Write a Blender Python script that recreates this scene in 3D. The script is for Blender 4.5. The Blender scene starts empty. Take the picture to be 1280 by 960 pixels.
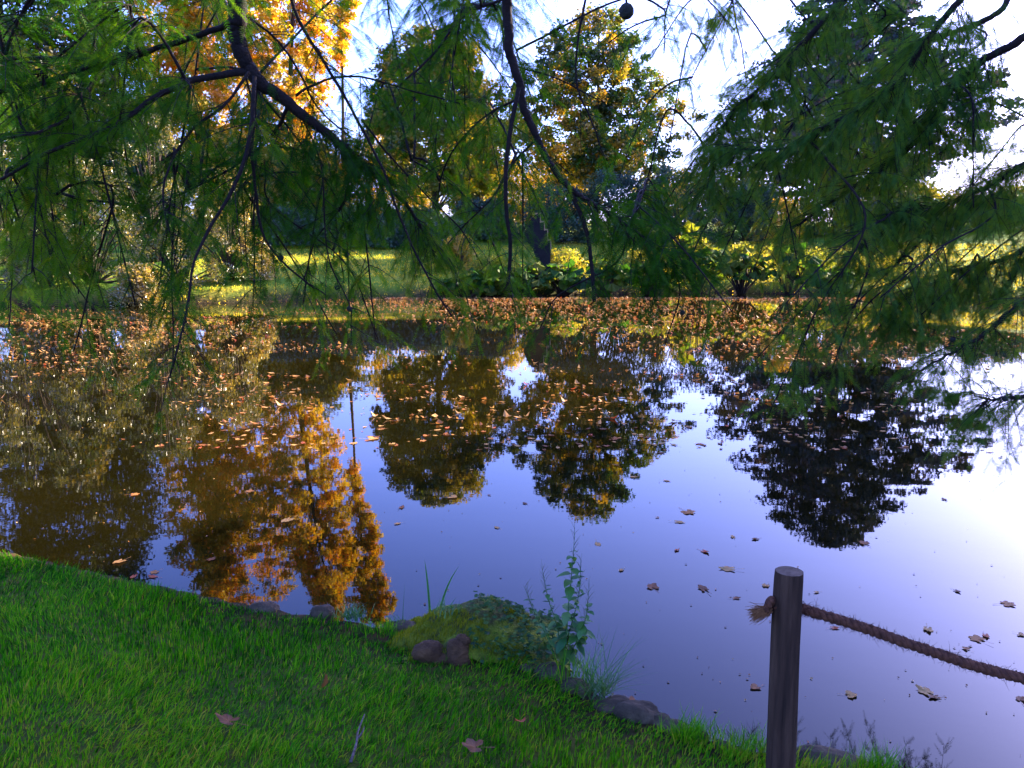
import bpy, math, random
import numpy as np
from mathutils import Vector

SC = bpy.context.scene
COL = SC.collection
R = math.radians
rng = np.random.default_rng(11)
random.seed(11)

# ------------------------------------------------------------------ camera
F = 1050.0; PITCH = R(9.4); CZ = 1.65; WATER = -0.4
cd = bpy.data.cameras.new('camera'); cam = bpy.data.objects.new('camera', cd); COL.objects.link(cam)
cd.sensor_width = 36; cd.lens = F / 1280 * 36; cd.clip_end = 3000; cd.clip_start = 0.05
cam.location = (0, 0, CZ); cam.rotation_euler = (R(90) - PITCH, 0, 0)
SC.camera = cam
# ------------------------------------------------------------------ light
SUN_AZ, SUN_EL = R(52), R(24)          # azimuth clockwise from the view direction (+Y)
w = bpy.data.worlds.new('World'); SC.world = w; w.use_nodes = True
nt = w.node_tree; nt.nodes.clear()
sky = nt.nodes.new('ShaderNodeTexSky'); sky.sky_type = 'NISHITA'; sky.sun_disc = False
sky.sun_elevation = SUN_EL; sky.sun_rotation = SUN_AZ
sky.air_density = 1.0; sky.dust_density = 2.2; sky.ozone_density = 3.5
hs = nt.nodes.new('ShaderNodeMix'); hs.data_type = 'RGBA'; hs.blend_type = 'MULTIPLY'
hs.inputs[0].default_value = 1.0; hs.inputs[7].default_value = (0.66, 0.68, 1.36, 1)
bg = nt.nodes.new('ShaderNodeBackground'); bg.inputs[1].default_value = 0.12
out = nt.nodes.new('ShaderNodeOutputWorld')
nt.links.new(sky.outputs[0], hs.inputs[6]); nt.links.new(hs.outputs[2], bg.inputs[0]); nt.links.new(bg.outputs[0], out.inputs[0])
ld = bpy.data.lights.new('sun', 'SUN'); ld.energy = 5.0; ld.angle = R(0.5); ld.color = (1.0, 0.83, 0.6)
sun = bpy.data.objects.new('sun', ld); COL.objects.link(sun)
sd_ = Vector((math.sin(SUN_AZ) * math.cos(SUN_EL), math.cos(SUN_AZ) * math.cos(SUN_EL), math.sin(SUN_EL)))
sun.rotation_euler = sd_.to_track_quat('Z', 'Y').to_euler(); sun.location = (20, 10, 30)
SC.view_settings.view_transform = 'Standard'; SC.view_settings.look = 'None'
SC.view_settings.exposure = 2.75; SC.view_settings.gamma = 1
cy = SC.cycles
cy.max_bounces = 6; cy.diffuse_bounces = 3; cy.glossy_bounces = 3; cy.transmission_bounces = 4; cy.transparent_max_bounces = 4
cy.sample_clamp_indirect = 6; cy.caustics_reflective = False; cy.caustics_refractive = False
try:
    cy.use_denoising = True; cy.denoiser = 'OPENIMAGEDENOISE'
except Exception:
    pass

# ------------------------------------------------------------------ helpers
def P(px, py, Y):
    u = (px - 640) / F; v = (480 - py) / F
    dy = math.cos(PITCH) + v * math.sin(PITCH); dz = -math.sin(PITCH) + v * math.cos(PITCH)
    s = Y / dy
    return np.array([u * s, Y, CZ + dz * s])

def PW(px, py, z=WATER):
    v = (480 - py) / F
    dy = math.cos(PITCH) + v * math.sin(PITCH); dz = -math.sin(PITCH) + v * math.cos(PITCH)
    s = (z - CZ) / dz
    return np.array([(px - 640) / F * s, dy * s, z])

def zref(py, Y):                        # height of something at Y whose mirror image sits at row py
    v = (480 - py) / F
    dy = math.cos(PITCH) + v * math.sin(PITCH); dz = -math.sin(PITCH) + v * math.cos(PITCH)
    return -dz / dy * Y - (CZ - WATER) + WATER

def sm(t): t = np.clip(t, 0, 1); return t * t * (3 - 2 * t)

_dirs = np.random.default_rng(5).normal(size=(8, 40, 3)); _ph = np.random.default_rng(6).uniform(0, 6.28, (8, 40))
def noise(p, f, seed=0):
    p = np.atleast_2d(p) * f; o = np.zeros(len(p))
    for k in range(7):
        d = _dirs[seed % 8, (k + seed * 3) % 40] * (0.7 + 0.35 * k)
        o += np.sin(p @ d + _ph[seed % 8, (k * 5 + seed) % 40]) / (0.8 + 0.35 * k)
    return o / 2.6

def mk(name, V, Fs, mat, parent=None, tint=None, smooth=False):
    """one mesh object from numpy vertices and a list of face arrays"""
    if not isinstance(Fs, list): Fs = [Fs]
    Fs = [np.asarray(f, dtype=np.int32) for f in Fs if len(f)]
    me = bpy.data.meshes.new(name)
    V = np.asarray(V, dtype=np.float32)
    me.vertices.add(len(V)); me.vertices.foreach_set('co', V.ravel())
    nl = sum(f.size for f in Fs); nf = sum(len(f) for f in Fs)
    me.loops.add(nl); me.loops.foreach_set('vertex_index', np.concatenate([f.ravel() for f in Fs]))
    me.polygons.add(nf)
    tot = np.concatenate([np.full(len(f), f.shape[1], np.int32) for f in Fs])
    st = np.concatenate([[0], np.cumsum(tot)[:-1]]).astype(np.int32)
    me.polygons.foreach_set('loop_start', st); me.polygons.foreach_set('loop_total', tot)
    me.polygons.foreach_set('use_smooth', np.full(nf, smooth, dtype=bool))
    if tint is not None:
        a = me.attributes.new('tint', 'FLOAT', 'POINT'); a.data.foreach_set('value', np.asarray(tint, dtype=np.float32))
    me.update(calc_edges=True); me.validate()
    for m in (mat if isinstance(mat, list) else [mat]): me.materials.append(m)
    o = bpy.data.objects.new(name, me); COL.objects.link(o)
    if parent is not None: o.parent = parent
    return o

def tag(o, label=None, cat=None, group=None, kind=None):
    if label: o['label'] = label
    if cat: o['category'] = cat
    if group: o['group'] = group
    if kind: o['kind'] = kind
    return o

def empty(name, loc, label, cat, group=None):
    o = bpy.data.objects.new(name, None); COL.objects.link(o); o.location = [float(a) for a in loc]; o.empty_display_size = 0.1
    return tag(o, label, cat, group)

class MB:
    def __init__(s): s.V = []; s.F = {3: [], 4: []}; s.T = []; s.n = 0
    def add(s, V, F, t=0.5):
        V = np.asarray(V, float); F = np.asarray(F, int)
        s.V.append(V); s.F[F.shape[1]].append(F + s.n); s.n += len(V)
        s.T.append(np.full(len(V), t) if np.isscalar(t) else np.asarray(t)); return s
    def tube(s, pts, rad, sides=6, t=0.5, wob=0.0):
        pts = np.asarray(pts, float); n = len(pts); rad = np.broadcast_to(np.asarray(rad, float), (n,))
        tg = np.gradient(pts, axis=0); tg /= np.linalg.norm(tg, axis=1)[:, None] + 1e-9
        ref = np.array([0.31, 0.17, 0.93]) if abs(tg[:, 2]).mean() < 0.8 else np.array([0.97, 0.2, 0.1])
        a = np.cross(tg, ref); a /= np.linalg.norm(a, axis=1)[:, None] + 1e-9
        b = np.cross(tg, a)
        th = np.arange(sides) / sides * 2 * math.pi
        rr = rad[:, None, None] * (1 + wob * np.sin(3 * th[None, :, None] + np.arange(n)[:, None, None] * 1.3))
        V = pts[:, None] + (a[:, None] * np.cos(th)[None, :, None] + b[:, None] * np.sin(th)[None, :, None]) * rr
        i = np.arange(n - 1)[:, None] * sides; j = np.arange(sides)[None]; j2 = (j + 1) % sides
        Fq = np.stack([i + j, i + j2, i + sides + j2, i + sides + j], -1).reshape(-1, 4)
        V = V.reshape(-1, 3)
        V = np.vstack([V, pts[:1], pts[-1:]])
        s.add(V, Fq, t); base = s.n - len(V)
        c0, c1 = len(V) - 2, len(V) - 1; jj = np.arange(sides)
        s.F[3].append(np.stack([np.full(sides, c0), (jj + 1) % sides, jj], 1) + base)
        k = (n - 1) * sides
        s.F[3].append(np.stack([np.full(sides, c1), k + jj, k + (jj + 1) % sides], 1) + base)
        return s
    def build(s, name, mat, parent=None, smooth=True):
        Fs = [np.vstack(s.F[k]) for k in (3, 4) if s.F[k]]
        return mk(name, np.vstack(s.V), Fs, mat, parent, np.concatenate(s.T), smooth)

def unit(v): return v / (np.linalg.norm(v, axis=-1, keepdims=True) + 1e-9)

def curve(pts, n):                       # smooth polyline through control points
    pts = np.asarray(pts, float)
    if len(pts) < 3:
        t = np.linspace(0, 1, n)[:, None]; return pts[0] * (1 - t) + pts[-1] * t
    p = np.vstack([2 * pts[0] - pts[1], pts, 2 * pts[-1] - pts[-2]])
    u = np.linspace(0, len(pts) - 1 - 1e-6, n); i = u.astype(int); f = (u - i)[:, None]
    a, b, c, d = p[i], p[i + 1], p[i + 2], p[i + 3]
    return 0.5 * ((2 * b) + (-a + c) * f + (2 * a - 5 * b + 4 * c - d) * f ** 2 + (-a + 3 * b - 3 * c + d) * f ** 3)

# ------------------------------------------------------------------ materials
def newmat(name):
    m = bpy.data.materials.new(name); m.use_nodes = True; t = m.node_tree; t.nodes.clear()
    o = t.nodes.new('ShaderNodeOutputMaterial'); return m, t, o

def ramp(t, fac, cols):
    r = t.nodes.new('ShaderNodeValToRGB'); e = r.color_ramp.elements
    while len(e) < len(cols): e.new(0.5)
    for k, c in enumerate(cols):
        e[k].position = k / (len(cols) - 1) if len(c) == 3 else c[3]; e[k].color = (*c[:3], 1)
    t.links.new(fac, r.inputs[0]); return r.outputs[0]

def leafmat(name, cols, trans=0.45, gloss=0.06, tcol=(1.6, 1.35, 0.6), rough=0.5):
    m, t, o = newmat(name)
    at = t.nodes.new('ShaderNodeAttribute'); at.attribute_name = 'tint'
    c = ramp(t, at.outputs['Fac'], cols)
    d = t.nodes.new('ShaderNodeBsdfDiffuse'); t.links.new(c, d.inputs[0])
    mul = t.nodes.new('ShaderNodeMix'); mul.data_type = 'RGBA'; mul.blend_type = 'MULTIPLY'; mul.inputs[0].default_value = 1
    t.links.new(c, mul.inputs[6]); mul.inputs[7].default_value = (*tcol, 1)
    tr = t.nodes.new('ShaderNodeBsdfTranslucent'); t.links.new(mul.outputs[2], tr.inputs[0])
    mx = t.nodes.new('ShaderNodeMixShader'); mx.inputs[0].default_value = trans
    t.links.new(d.outputs[0], mx.inputs[1]); t.links.new(tr.outputs[0], mx.inputs[2])
    g = t.nodes.new('ShaderNodeBsdfGlossy'); g.inputs['Roughness'].default_value = rough
    mg = t.nodes.new('ShaderNodeMixShader'); mg.inputs[0].default_value = gloss
    t.links.new(mx.outputs[0], mg.inputs[1]); t.links.new(g.outputs[0], mg.inputs[2])
    t.links.new(mg.outputs[0], o.inputs[0]); return m

def solid(name, cols, scale=8, rough=0.85, bump=0.4, bscale=None, stretch=(1, 1, 1), detail=6, bdist=0.02):
    m, t, o = newmat(name)
    p = t.nodes.new('ShaderNodeBsdfPrincipled'); p.inputs['Roughness'].default_value = rough
    p.inputs['Specular IOR Level'].default_value = 0.3
    tc = t.nodes.new('ShaderNodeTexCoord'); mp = t.nodes.new('ShaderNodeMapping'); mp.inputs['Scale'].default_value = stretch
    t.links.new(tc.outputs['Object'], mp.inputs[0])
    n = t.nodes.new('ShaderNodeTexNoise'); n.inputs['Scale'].default_value = scale; n.inputs['Detail'].default_value = detail
    n.inputs['Roughness'].default_value = 0.65
    t.links.new(mp.outputs[0], n.inputs[0])
    mr = t.nodes.new('ShaderNodeMapRange'); mr.inputs[1].default_value = 0.3; mr.inputs[2].default_value = 0.7
    t.links.new(n.outputs[0], mr.inputs[0])
    t.links.new(ramp(t, mr.outputs[0], cols), p.inputs['Base Color'])
    n2 = t.nodes.new('ShaderNodeTexNoise'); n2.inputs['Scale'].default_value = bscale or scale * 4; n2.inputs['Detail'].default_value = 8
    t.links.new(mp.outputs[0], n2.inputs[0])
    b = t.nodes.new('ShaderNodeBump'); b.inputs['Strength'].default_value = bump; b.inputs['Distance'].default_value = bdist
    t.links.new(n2.outputs[0], b.inputs['Height']); t.links.new(b.outputs[0], p.inputs['Normal'])
    t.links.new(p.outputs[0], o.inputs[0]); return m

M = {}
M['cypress'] = leafmat('cypress_needles', [(0.010, 0.050, 0.002), (0.032, 0.135, 0.004), (0.11, 0.22, 0.006), (0.34, 0.22, 0.012)], 0.55, 0.008)
M['cypress_cool'] = leafmat('cypress_needles_cool', [(0.022, 0.070, 0.014), (0.048, 0.15, 0.018), (0.12, 0.22, 0.012), (0.34, 0.20, 0.02)], 0.55, 0.01)
M['bark'] = solid('branch_bark', [(0.006, 0.004, 0.003), (0.022, 0.011, 0.007)], 20, 0.9, 0.5)
M['trunk'] = solid('trunk_bark', [(0.02, 0.013, 0.009), (0.07, 0.045, 0.03)], 3, 0.9, 0.6, stretch=(1, 1, .25))
M['gold'] = leafmat('golden_leaves', [(0.13, 0.14, 0.012), (0.42, 0.31, 0.014), (0.70, 0.52, 0.025), (0.70, 0.34, 0.014)], 0.45, tcol=(1.5, 1.3, 0.6))
M['olive'] = leafmat('olive_leaves', [(0.035, 0.07, 0.010), (0.11, 0.14, 0.012), (0.28, 0.25, 0.018), (0.45, 0.28, 0.015)], 0.45)
M['green'] = leafmat('green_leaves', [(0.018, 0.055, 0.012), (0.045, 0.10, 0.012), (0.18, 0.17, 0.012), (0.55, 0.34, 0.02)], 0.45)
M['cedar'] = leafmat('cedar_needles', [(0.020, 0.034, 0.032), (0.042, 0.064, 0.060), (0.08, 0.075, 0.068), (0.20, 0.11, 0.085)], 0.15, 0.03, (1.2, 1.1, 0.9))
M['bankleaf'] = leafmat('bank_shrub_leaves', [(0.02, 0.045, 0.008), (0.08, 0.10, 0.014), (0.22, 0.20, 0.04), (0.50, 0.38, 0.10)], 0.45, 0.10, rough=0.3)  # cream end of the ramp paints sun glints into the leaf colour
M['sunbush'] = leafmat('low_bush_leaves', [(0.02, 0.06, 0.008), (0.07, 0.14, 0.012), (0.22, 0.26, 0.02), (0.50, 0.44, 0.05)], 0.55, 0.04)  # yellow end stands for sunlit tops, put into the leaf colour
M['rhodo'] = leafmat('rhododendron_leaves', [(0.010, 0.035, 0.022), (0.022, 0.065, 0.035), (0.04, 0.09, 0.03), (0.14, 0.13, 0.03)], 0.25, 0.06)
M['darkleaf'] = leafmat('dark_leaves', [(0.012, 0.03, 0.008), (0.03, 0.06, 0.012), (0.07, 0.085, 0.015), (0.20, 0.15, 0.02)], 0.4)
M['gunnera'] = leafmat('broad_leaves', [(0.015, 0.06, 0.01), (0.03, 0.10, 0.01), (0.09, 0.15, 0.015), (0.2, 0.2, 0.02)], 0.5, 0.012)
M['grass'] = leafmat('grass_blades', [(0.006, 0.06, 0.001), (0.040, 0.25, 0.002), (0.16, 0.38, 0.004), (0.38, 0.32, 0.03)], 0.35, 0.006, (1.2, 1.3, 0.5))
M['deadleaf'] = leafmat('fallen_leaves', [(0.09, 0.035, 0.012), (0.28, 0.10, 0.025), (0.44, 0.20, 0.05), (0.46, 0.28, 0.09), (0.38, 0.05, 0.02)], 0.25, 0.03, (1.1, 1, .8), rough=0.4)
M['weed'] = leafmat('weed_leaves', [(0.012, 0.08, 0.015), (0.025, 0.14, 0.02), (0.07, 0.2, 0.02), (0.2, 0.2, 0.1)], 0.35, 0.05)
M['ivy'] = leafmat('ivy_leaves', [(0.008, 0.035, 0.008), (0.02, 0.075, 0.012), (0.04, 0.11, 0.012), (0.07, 0.13, 0.02)], 0.2, 0.02, rough=0.5)
M['rock'] = solid('grey_rock', [(0.018, 0.012, 0.006), (0.065, 0.044, 0.022), (0.15, 0.105, 0.055)], 7, 0.9, 0.8, 30)
M['moss'] = solid('mossy_wood', [(0.03, 0.018, 0.008), (0.06, 0.07, 0.006), (0.14, 0.18, 0.008), (0.26, 0.25, 0.015)], 9, 0.95, 1.0, 60)
M['burl'] = solid('bare_burl_wood', [(0.03, 0.013, 0.004), (0.13, 0.062, 0.020)], 12, 0.9, 0.8, 50)
M['post'] = solid('weathered_post', [(0.012, 0.0055, 0.002), (0.050, 0.024, 0.011), (0.10, 0.052, 0.026)], 22, 0.85, 0.9, 50, (1, 1, 0.08), bdist=0.012)
M['postend'] = solid('post_end_grain', [(0.07, 0.04, 0.022), (0.20, 0.13, 0.08)], 30, 0.9, 0.5, 80, bdist=0.005)
M['rope'] = solid('coir_rope', [(0.045, 0.016, 0.008), (0.17, 0.062, 0.026)], 60, 0.95, 0.7, 200, bdist=0.004)
M['fray'] = solid('frayed_coir', [(0.16, 0.06, 0.02), (0.34, 0.15, 0.05)], 60, 0.9, 0.1)
M['twig'] = solid('bleached_twig', [(0.06, 0.04, 0.03), (0.20, 0.15, 0.12)], 60, 0.9, 0.5)
M['cone'] = solid('cypress_cone', [(0.010, 0.012, 0.010), (0.03, 0.035, 0.02)], 60, 0.8, 0.5)
M['slab'] = solid('sculpture_slate', [(0.007, 0.006, 0.006), (0.020, 0.017, 0.016)], 3, 0.95, 0.3)
M['glint'] = solid('sculpture_glint', [(0.30, 0.17, 0.08), (0.45, 0.28, 0.14)], 5, 0.4, 0.2)

# ground material: turf far away, soil near water
m, t, o = newmat('turf_and_soil')
p = t.nodes.new('ShaderNodeBsdfPrincipled'); p.inputs['Roughness'].default_value = 0.95; p.inputs['Specular IOR Level'].default_value = 0.1
at = t.nodes.new('ShaderNodeAttribute'); at.attribute_name = 'tint'
tc = t.nodes.new('ShaderNodeTexCoord')
n1 = t.nodes.new('ShaderNodeTexNoise'); n1.inputs['Scale'].default_value = 0.5; n1.inputs['Detail'].default_value = 8
n2 = t.nodes.new('ShaderNodeTexNoise'); n2.inputs['Scale'].default_value = 9; n2.inputs['Detail'].default_value = 8
t.links.new(tc.outputs['Object'], n1.inputs[0]); t.links.new(tc.outputs['Object'], n2.inputs[0])
turf = ramp(t, n1.outputs[0], [(0.03, 0.11, 0.006, .3), (0.11, 0.18, 0.012, .5), (0.24, 0.22, 0.02, .7)])  # yellow steps let the turf colour carry the far lawn's sunlight
soil = ramp(t, n2.outputs[0], [(0.008, 0.006, 0.002, .3), (0.028, 0.020, 0.007, .5), (0.10, 0.045, 0.014, .75)])
mx = t.nodes.new('ShaderNodeMix'); mx.data_type = 'RGBA'
t.links.new(at.outputs['Fac'], mx.inputs[0]); t.links.new(soil, mx.inputs[6]); t.links.new(turf, mx.inputs[7])
t.links.new(mx.outputs[2], p.inputs['Base Color'])
b = t.nodes.new('ShaderNodeBump'); b.inputs['Strength'].default_value = 0.8; b.inputs['Distance'].default_value = 0.05
t.links.new(n2.outputs[0], b.inputs['Height']); t.links.new(b.outputs[0], p.inputs['Normal']); t.links.new(p.outputs[0], o.inputs[0])
M['ground'] = m

# water: murky brown body under a still mirror surface
m, t, o = newmat('pond_water')
p = t.nodes.new('ShaderNodeBsdfPrincipled'); p.inputs['Roughness'].default_value = 0.012; p.inputs['IOR'].default_value = 1.26
tc = t.nodes.new('ShaderNodeTexCoord')
mp = t.nodes.new('ShaderNodeMapping'); mp.inputs['Scale'].default_value = (1, 1.6, 1); t.links.new(tc.outputs['Object'], mp.inputs[0])
n0 = t.nodes.new('ShaderNodeTexNoise'); n0.inputs['Scale'].default_value = 0.35; n0.inputs['Detail'].default_value = 5; t.links.new(mp.outputs[0], n0.inputs[0])
t.links.new(ramp(t, n0.outputs[0], [(0.004, 0.0035, 0.0006, .3), (0.009, 0.007, 0.001, .7)]), p.inputs['Base Color'])
n1 = t.nodes.new('ShaderNodeTexNoise'); n1.inputs['Scale'].default_value = 1.3; n1.inputs['Detail'].default_value = 3; t.links.new(mp.outputs[0], n1.inputs[0])
n2 = t.nodes.new('ShaderNodeTexNoise'); n2.inputs['Scale'].default_value = 14; n2.inputs['Detail'].default_value = 2; t.links.new(mp.outputs[0], n2.inputs[0])
b1 = t.nodes.new('ShaderNodeBump'); b1.inputs['Strength'].default_value = 0.3; b1.inputs['Distance'].default_value = 0.0022
b2 = t.nodes.new('ShaderNodeBump'); b2.inputs['Strength'].default_value = 0.2; b2.inputs['Distance'].default_value = 0.0002
t.links.new(n1.outputs[0], b1.inputs['Height']); t.links.new(n2.outputs[0], b2.inputs['Height'])
t.links.new(b1.outputs[0], b2.inputs['Normal']); t.links.new(b2.outputs[0], p.inputs['Normal']); t.links.new(p.outputs[0], o.inputs[0])
M['water'] = m

# ------------------------------------------------------------------ ground and pond
near_px = [(0, 690), (100, 713), (200, 735), (330, 762), (430, 778), (500, 790), (580, 806), (640, 822), (690, 846), (740, 876), (800, 900), (850, 917), (930, 938), (1000, 948), (1100, 968)]
near = [PW(a, b_, -0.25)[:2] for a, b_ in near_px]
far_px = [(1330, 382), (1200, 377), (1100, 373), (1010, 368), (900, 366), (760, 368), (640, 371), (520, 372), (400, 374), (330, 378), (150, 382), (0, 384), (-80, 386)]
poly = [(-60, 20), (-40, 13), (-20, 9.5), (-12, 7.6), (-6, 5.9)] + [tuple(q) for q in near] + \
       [(2.4, 2.55), (4, 2.25), (6.5, 2.0), (10, 2.3), (14, 4), (16.5, 10), (19, 18), (22, 25)] + [tuple(PW(*q)[:2]) for q in far_px] + [(-26, 29), (-40, 31), (-55, 33)]
poly = np.array(poly)
def sdist(X, Y):
    """signed distance to the pond outline, positive on land"""
    X = np.asarray(X, float).ravel(); Y = np.asarray(Y, float).ravel()
    d = np.full(len(X), 1e9); ins = np.zeros(len(X), bool)
    for k in range(len(poly)):
        a = poly[k]; b_ = poly[(k + 1) % len(poly)]; e = b_ - a
        tt = np.clip(((X - a[0]) * e[0] + (Y - a[1]) * e[1]) / (e @ e), 0, 1)
        d = np.minimum(d, np.hypot(X - a[0] - tt * e[0], Y - a[1] - tt * e[1]))
        c = (a[1] > Y) != (b_[1] > Y)
        with np.errstate(divide='ignore', invalid='ignore'):
            xi = a[0] + (Y - a[1]) / (b_[1] - a[1] + 1e-12) * e[0]
        ins ^= c & (X < xi)
    return np.where(ins, -d, d)
def height(X, Y, s=None):
    X = np.asarray(X, float).ravel(); Y = np.asarray(Y, float).ravel()
    if s is None: s = sdist(X, Y)
    pp = np.stack([X, Y, X * 0], 1)
    s = s + 0.05 * noise(pp, 2.4, 1) * np.clip(np.abs(s) * 4, 0, 1)
    zn = np.where(s > 0, -0.24 + 0.24 * sm(s / 3.2), -0.24 - 0.86 * sm(-s / 0.38)) + np.where(s > .1, 0.018 * noise(pp, 1.6, 2), 0)
    zf = np.where(s > 0, -0.42 + 0.42 * sm(s / 0.9) + 0.125 * np.clip(s - 0.5, 0, 20) + 0.03 * np.clip(s - 20, 0, 150), -0.42 - 0.7 * sm(-s / 1.2)) + np.where(s > 2, .12 * noise(pp, .25, 3), 0)
    wf = sm((Y - 8) / 12)
    return zn * (1 - wf) + zf * wf
xs = np.unique(np.round(np.concatenate([-np.geomspace(60, 900, 14), np.arange(-60, -8, .9), np.arange(-8, -4.6, .3), np.arange(-4.6, 3.2, 0.075), np.arange(3.2, 8, .3), np.arange(8, 60, .9), np.geomspace(60, 900, 14)]), 4))
ys = np.unique(np.round(np.concatenate([-np.geomspace(8, 900, 16), np.arange(-8, 0.8, .6), np.arange(0.8, 6.6, 0.075), np.arange(6.6, 12, .4), np.arange(12, 100, .75), np.geomspace(100, 900, 14)]), 4))
GX, GY = np.meshgrid(xs, ys); gs = sdist(GX, GY); gz = height(GX, GY, gs)
nx, ny = len(xs), len(ys)
i = (np.arange(ny - 1)[:, None] * nx + np.arange(nx - 1)[None]).ravel()
gf = np.stack([i, i + 1, i + 1 + nx, i + nx], 1)
gt = np.where(GY.ravel() < 15, sm((gs - 0.05) / .4) * .3, sm((gs - 0.35) / .5)) 
tag(mk('ground', np.stack([GX.ravel(), GY.ravel(), gz], 1), gf, M['ground'], tint=gt, smooth=True), kind='structure')
wv = np.array([(x, y, WATER) for y in (0.5, 46) for x in (-70, 36)])
tag(mk('pond_water', wv, np.array([[0, 1, 3, 2]]), M['water']), kind='structure')
def gz1(x, y): return float(height([x], [y])[0])

# ------------------------------------------------------------------ foliage tools
def leaf_quads(C, size, rg, up=0.3, aspect=0.6):
    n = len(C); nr = rg.normal(size=(n, 3)); nr[:, 2] = np.abs(nr[:, 2]) + up; nr = unit(nr)
    a = unit(np.cross(nr, rg.normal(size=(n, 3)))); b_ = np.cross(nr, a)
    L = (size * rg.uniform(.65, 1.35, n))[:, None] * 0.5; W = L * aspect
    V = np.stack([C - a * L, C - b_ * W + nr * L * .25, C + a * L, C + b_ * W + nr * L * .25], 1).reshape(-1, 3)
    return V, np.arange(4 * n).reshape(n, 4)

def crown_clumps(prof, z0, z1, n, rg, seed, lump=0.3, inner=0.45, tiers=0):
    """clump centres in a crown: prof = [(t, radius_x)], irregular outline"""
    tt = np.array([a[0] for a in prof]); rr = np.array([a[1] for a in prof])
    t_ = rg.uniform(0, 1, n * 4); r_ = np.interp(t_, tt, rr); keep = rg.uniform(0, 1, n * 4) < (r_ / rr.max()) ** 1.3 + .04
    t_ = t_[keep][:n]; 
    if tiers: t_ = np.clip((np.round(t_ * tiers) + rg.normal(0, .3, len(t_))) / tiers, 0, 1)
    r_ = np.interp(t_, tt, rr); th = rg.uniform(0, 2 * math.pi, len(t_))
    q = np.stack([np.cos(th), np.sin(th), t_ * 3], 1)
    k = np.sqrt(rg.uniform(inner ** 2, 1, len(t_))) * (1 - lump * .5 + lump * noise(q, 1.5, seed))
    return np.stack([np.cos(th) * r_ * k, np.sin(th) * r_ * k, z0 + (z1 - z0) * t_], 1), t_

def make_tree(name, x, y, H, prof, mat, label, cat='tree', group='trees on the far bank', nclump=260, per=90, leaf=0.17, cr=0.55, z0f=0.12, seed=1,
              trunk_r=0.28, tint=(0.5, 0.22), flat=0.7, lean=(0, 0), lump=0.35, inner=0.4, tiers=0, limbs=36, sunny=0.0, up=0.3):
    rg = np.random.default_rng(seed + 100); g = gz1(x, y) - 0.1
    e = empty(name, (x, y, g), label, cat, group)
    C, tc_ = crown_clumps(prof, H * z0f, H, nclump, rg, seed, lump, inner, tiers)
    C[:, 0] += lean[0] * tc_; C[:, 1] += lean[1] * tc_
    cs = rg.uniform(.6, 1.3, len(C)) * cr * 1.15
    leaf = leaf * 1.35
    idx = np.repeat(np.arange(len(C)), per)
    off = rg.normal(size=(len(idx), 3)); off = unit(off) * (rg.uniform(0, 1, len(idx)) ** 0.5)[:, None]
    off[:, 2] *= flat
    Pn = C[idx] + off * cs[idx][:, None]
    V, Fq = leaf_quads(Pn, np.full(len(Pn), leaf), rg, up)
    ct = rg.normal(tint[0], tint[1], len(C)) + 0.25 * noise(C, .35, seed + 3)
    tn = np.clip(ct[idx] + rg.normal(0, .13, len(idx)) , 0, 1)
    mk('crown', V, Fq, mat, e, np.repeat(tn, 4))
    tb = MB(); lx, ly = lean
    tp = curve([(0, 0, 0), (lx * .1 + rg.normal(0, .1), ly * .1, H * .3), (lx * .4 + rg.normal(0, .15), ly * .4, H * .62), (lx * .92, ly * .92, H * .95)], 12)
    tb.tube(tp, np.linspace(1, .08, 12) ** 1.0 * trunk_r, 8, wob=.08)
    for k in rg.choice(len(C), min(limbs, len(C)), replace=False):
        c = C[k]; hz = max(H * .1, c[2] - np.hypot(c[0], c[1]) * rg.uniform(.3, .9))
        s_ = np.array([np.interp(hz, tp[:, 2], tp[:, 0]), np.interp(hz, tp[:, 2], tp[:, 1]), hz])
        mid = (s_ + c) / 2 + rg.normal(0, .15, 3)
        r0 = trunk_r * .32 * (1 - hz / H * .7)
        tb.tube(curve([s_, mid, c], 5), np.linspace(r0, r0 * .2, 5), 4)
    tb.build('trunk', M['trunk'], e)
    return e

def X(px, Y): return (px - 640) / F * Y * 1.0
def hz(pyref, x, Y): return zref(pyref, Y) - gz1(x, Y)

# ------------------------------------------------------------------ trees of the far bank (silhouettes known from their mirror images)
def W(px, Y): return px / F * Y
Y = 55; x = X(545, Y)
make_tree('maple_tree', x, Y, hz(632, x, Y), [(0, .6 * W(240, Y) / 2), (.3, W(270, Y) / 2), (.6, W(235, Y) / 2), (.85, W(150, Y) / 2), (1, W(30, Y) / 2)], M['olive'],
          'round olive green maple with sunlit yellow put into its leaf tint, just left of the sky gap', nclump=620, seed=2, z0f=.2, tint=(.6, .24))  # raised tint paints the yellow light into the whole crown
Y = 57; x = X(742, Y)
make_tree('oak_tree', x, Y, hz(648, x, Y), [(0, W(150, Y) / 2), (.2, W(255, Y) / 2), (.5, W(225, Y) / 2), (.8, W(135, Y) / 2), (1, W(30, Y) / 2)], M['green'],
          'tall dark green tree with backlit gold put into some of its leaves, at the middle of the far bank', nclump=640, seed=3, z0f=.22, tint=(.48, .3), lump=.5)  # wide tint spread paints yellow backlit clumps into the crown
Y = 60; x = X(1045, Y)
make_tree('cedar_tree', x, Y, hz(678, x, Y), [(0, W(200, Y) / 2), (.15, W(300, Y) / 2), (.45, W(285, Y) / 2), (.7, W(215, Y) / 2), (.88, W(150, Y) / 2), (1, W(50, Y) / 2)], M['cedar'],
          'broad blue grey cedar with tiered branches, the darkest mirror image in the pond', nclump=1000, per=70, leaf=.215, cr=.75, flat=.42, tiers=11, seed=4, z0f=.16, inner=.1,
          trunk_r=.55, tint=(.4, .2), lump=.3, lean=(.8, 0), up=.1)
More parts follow.
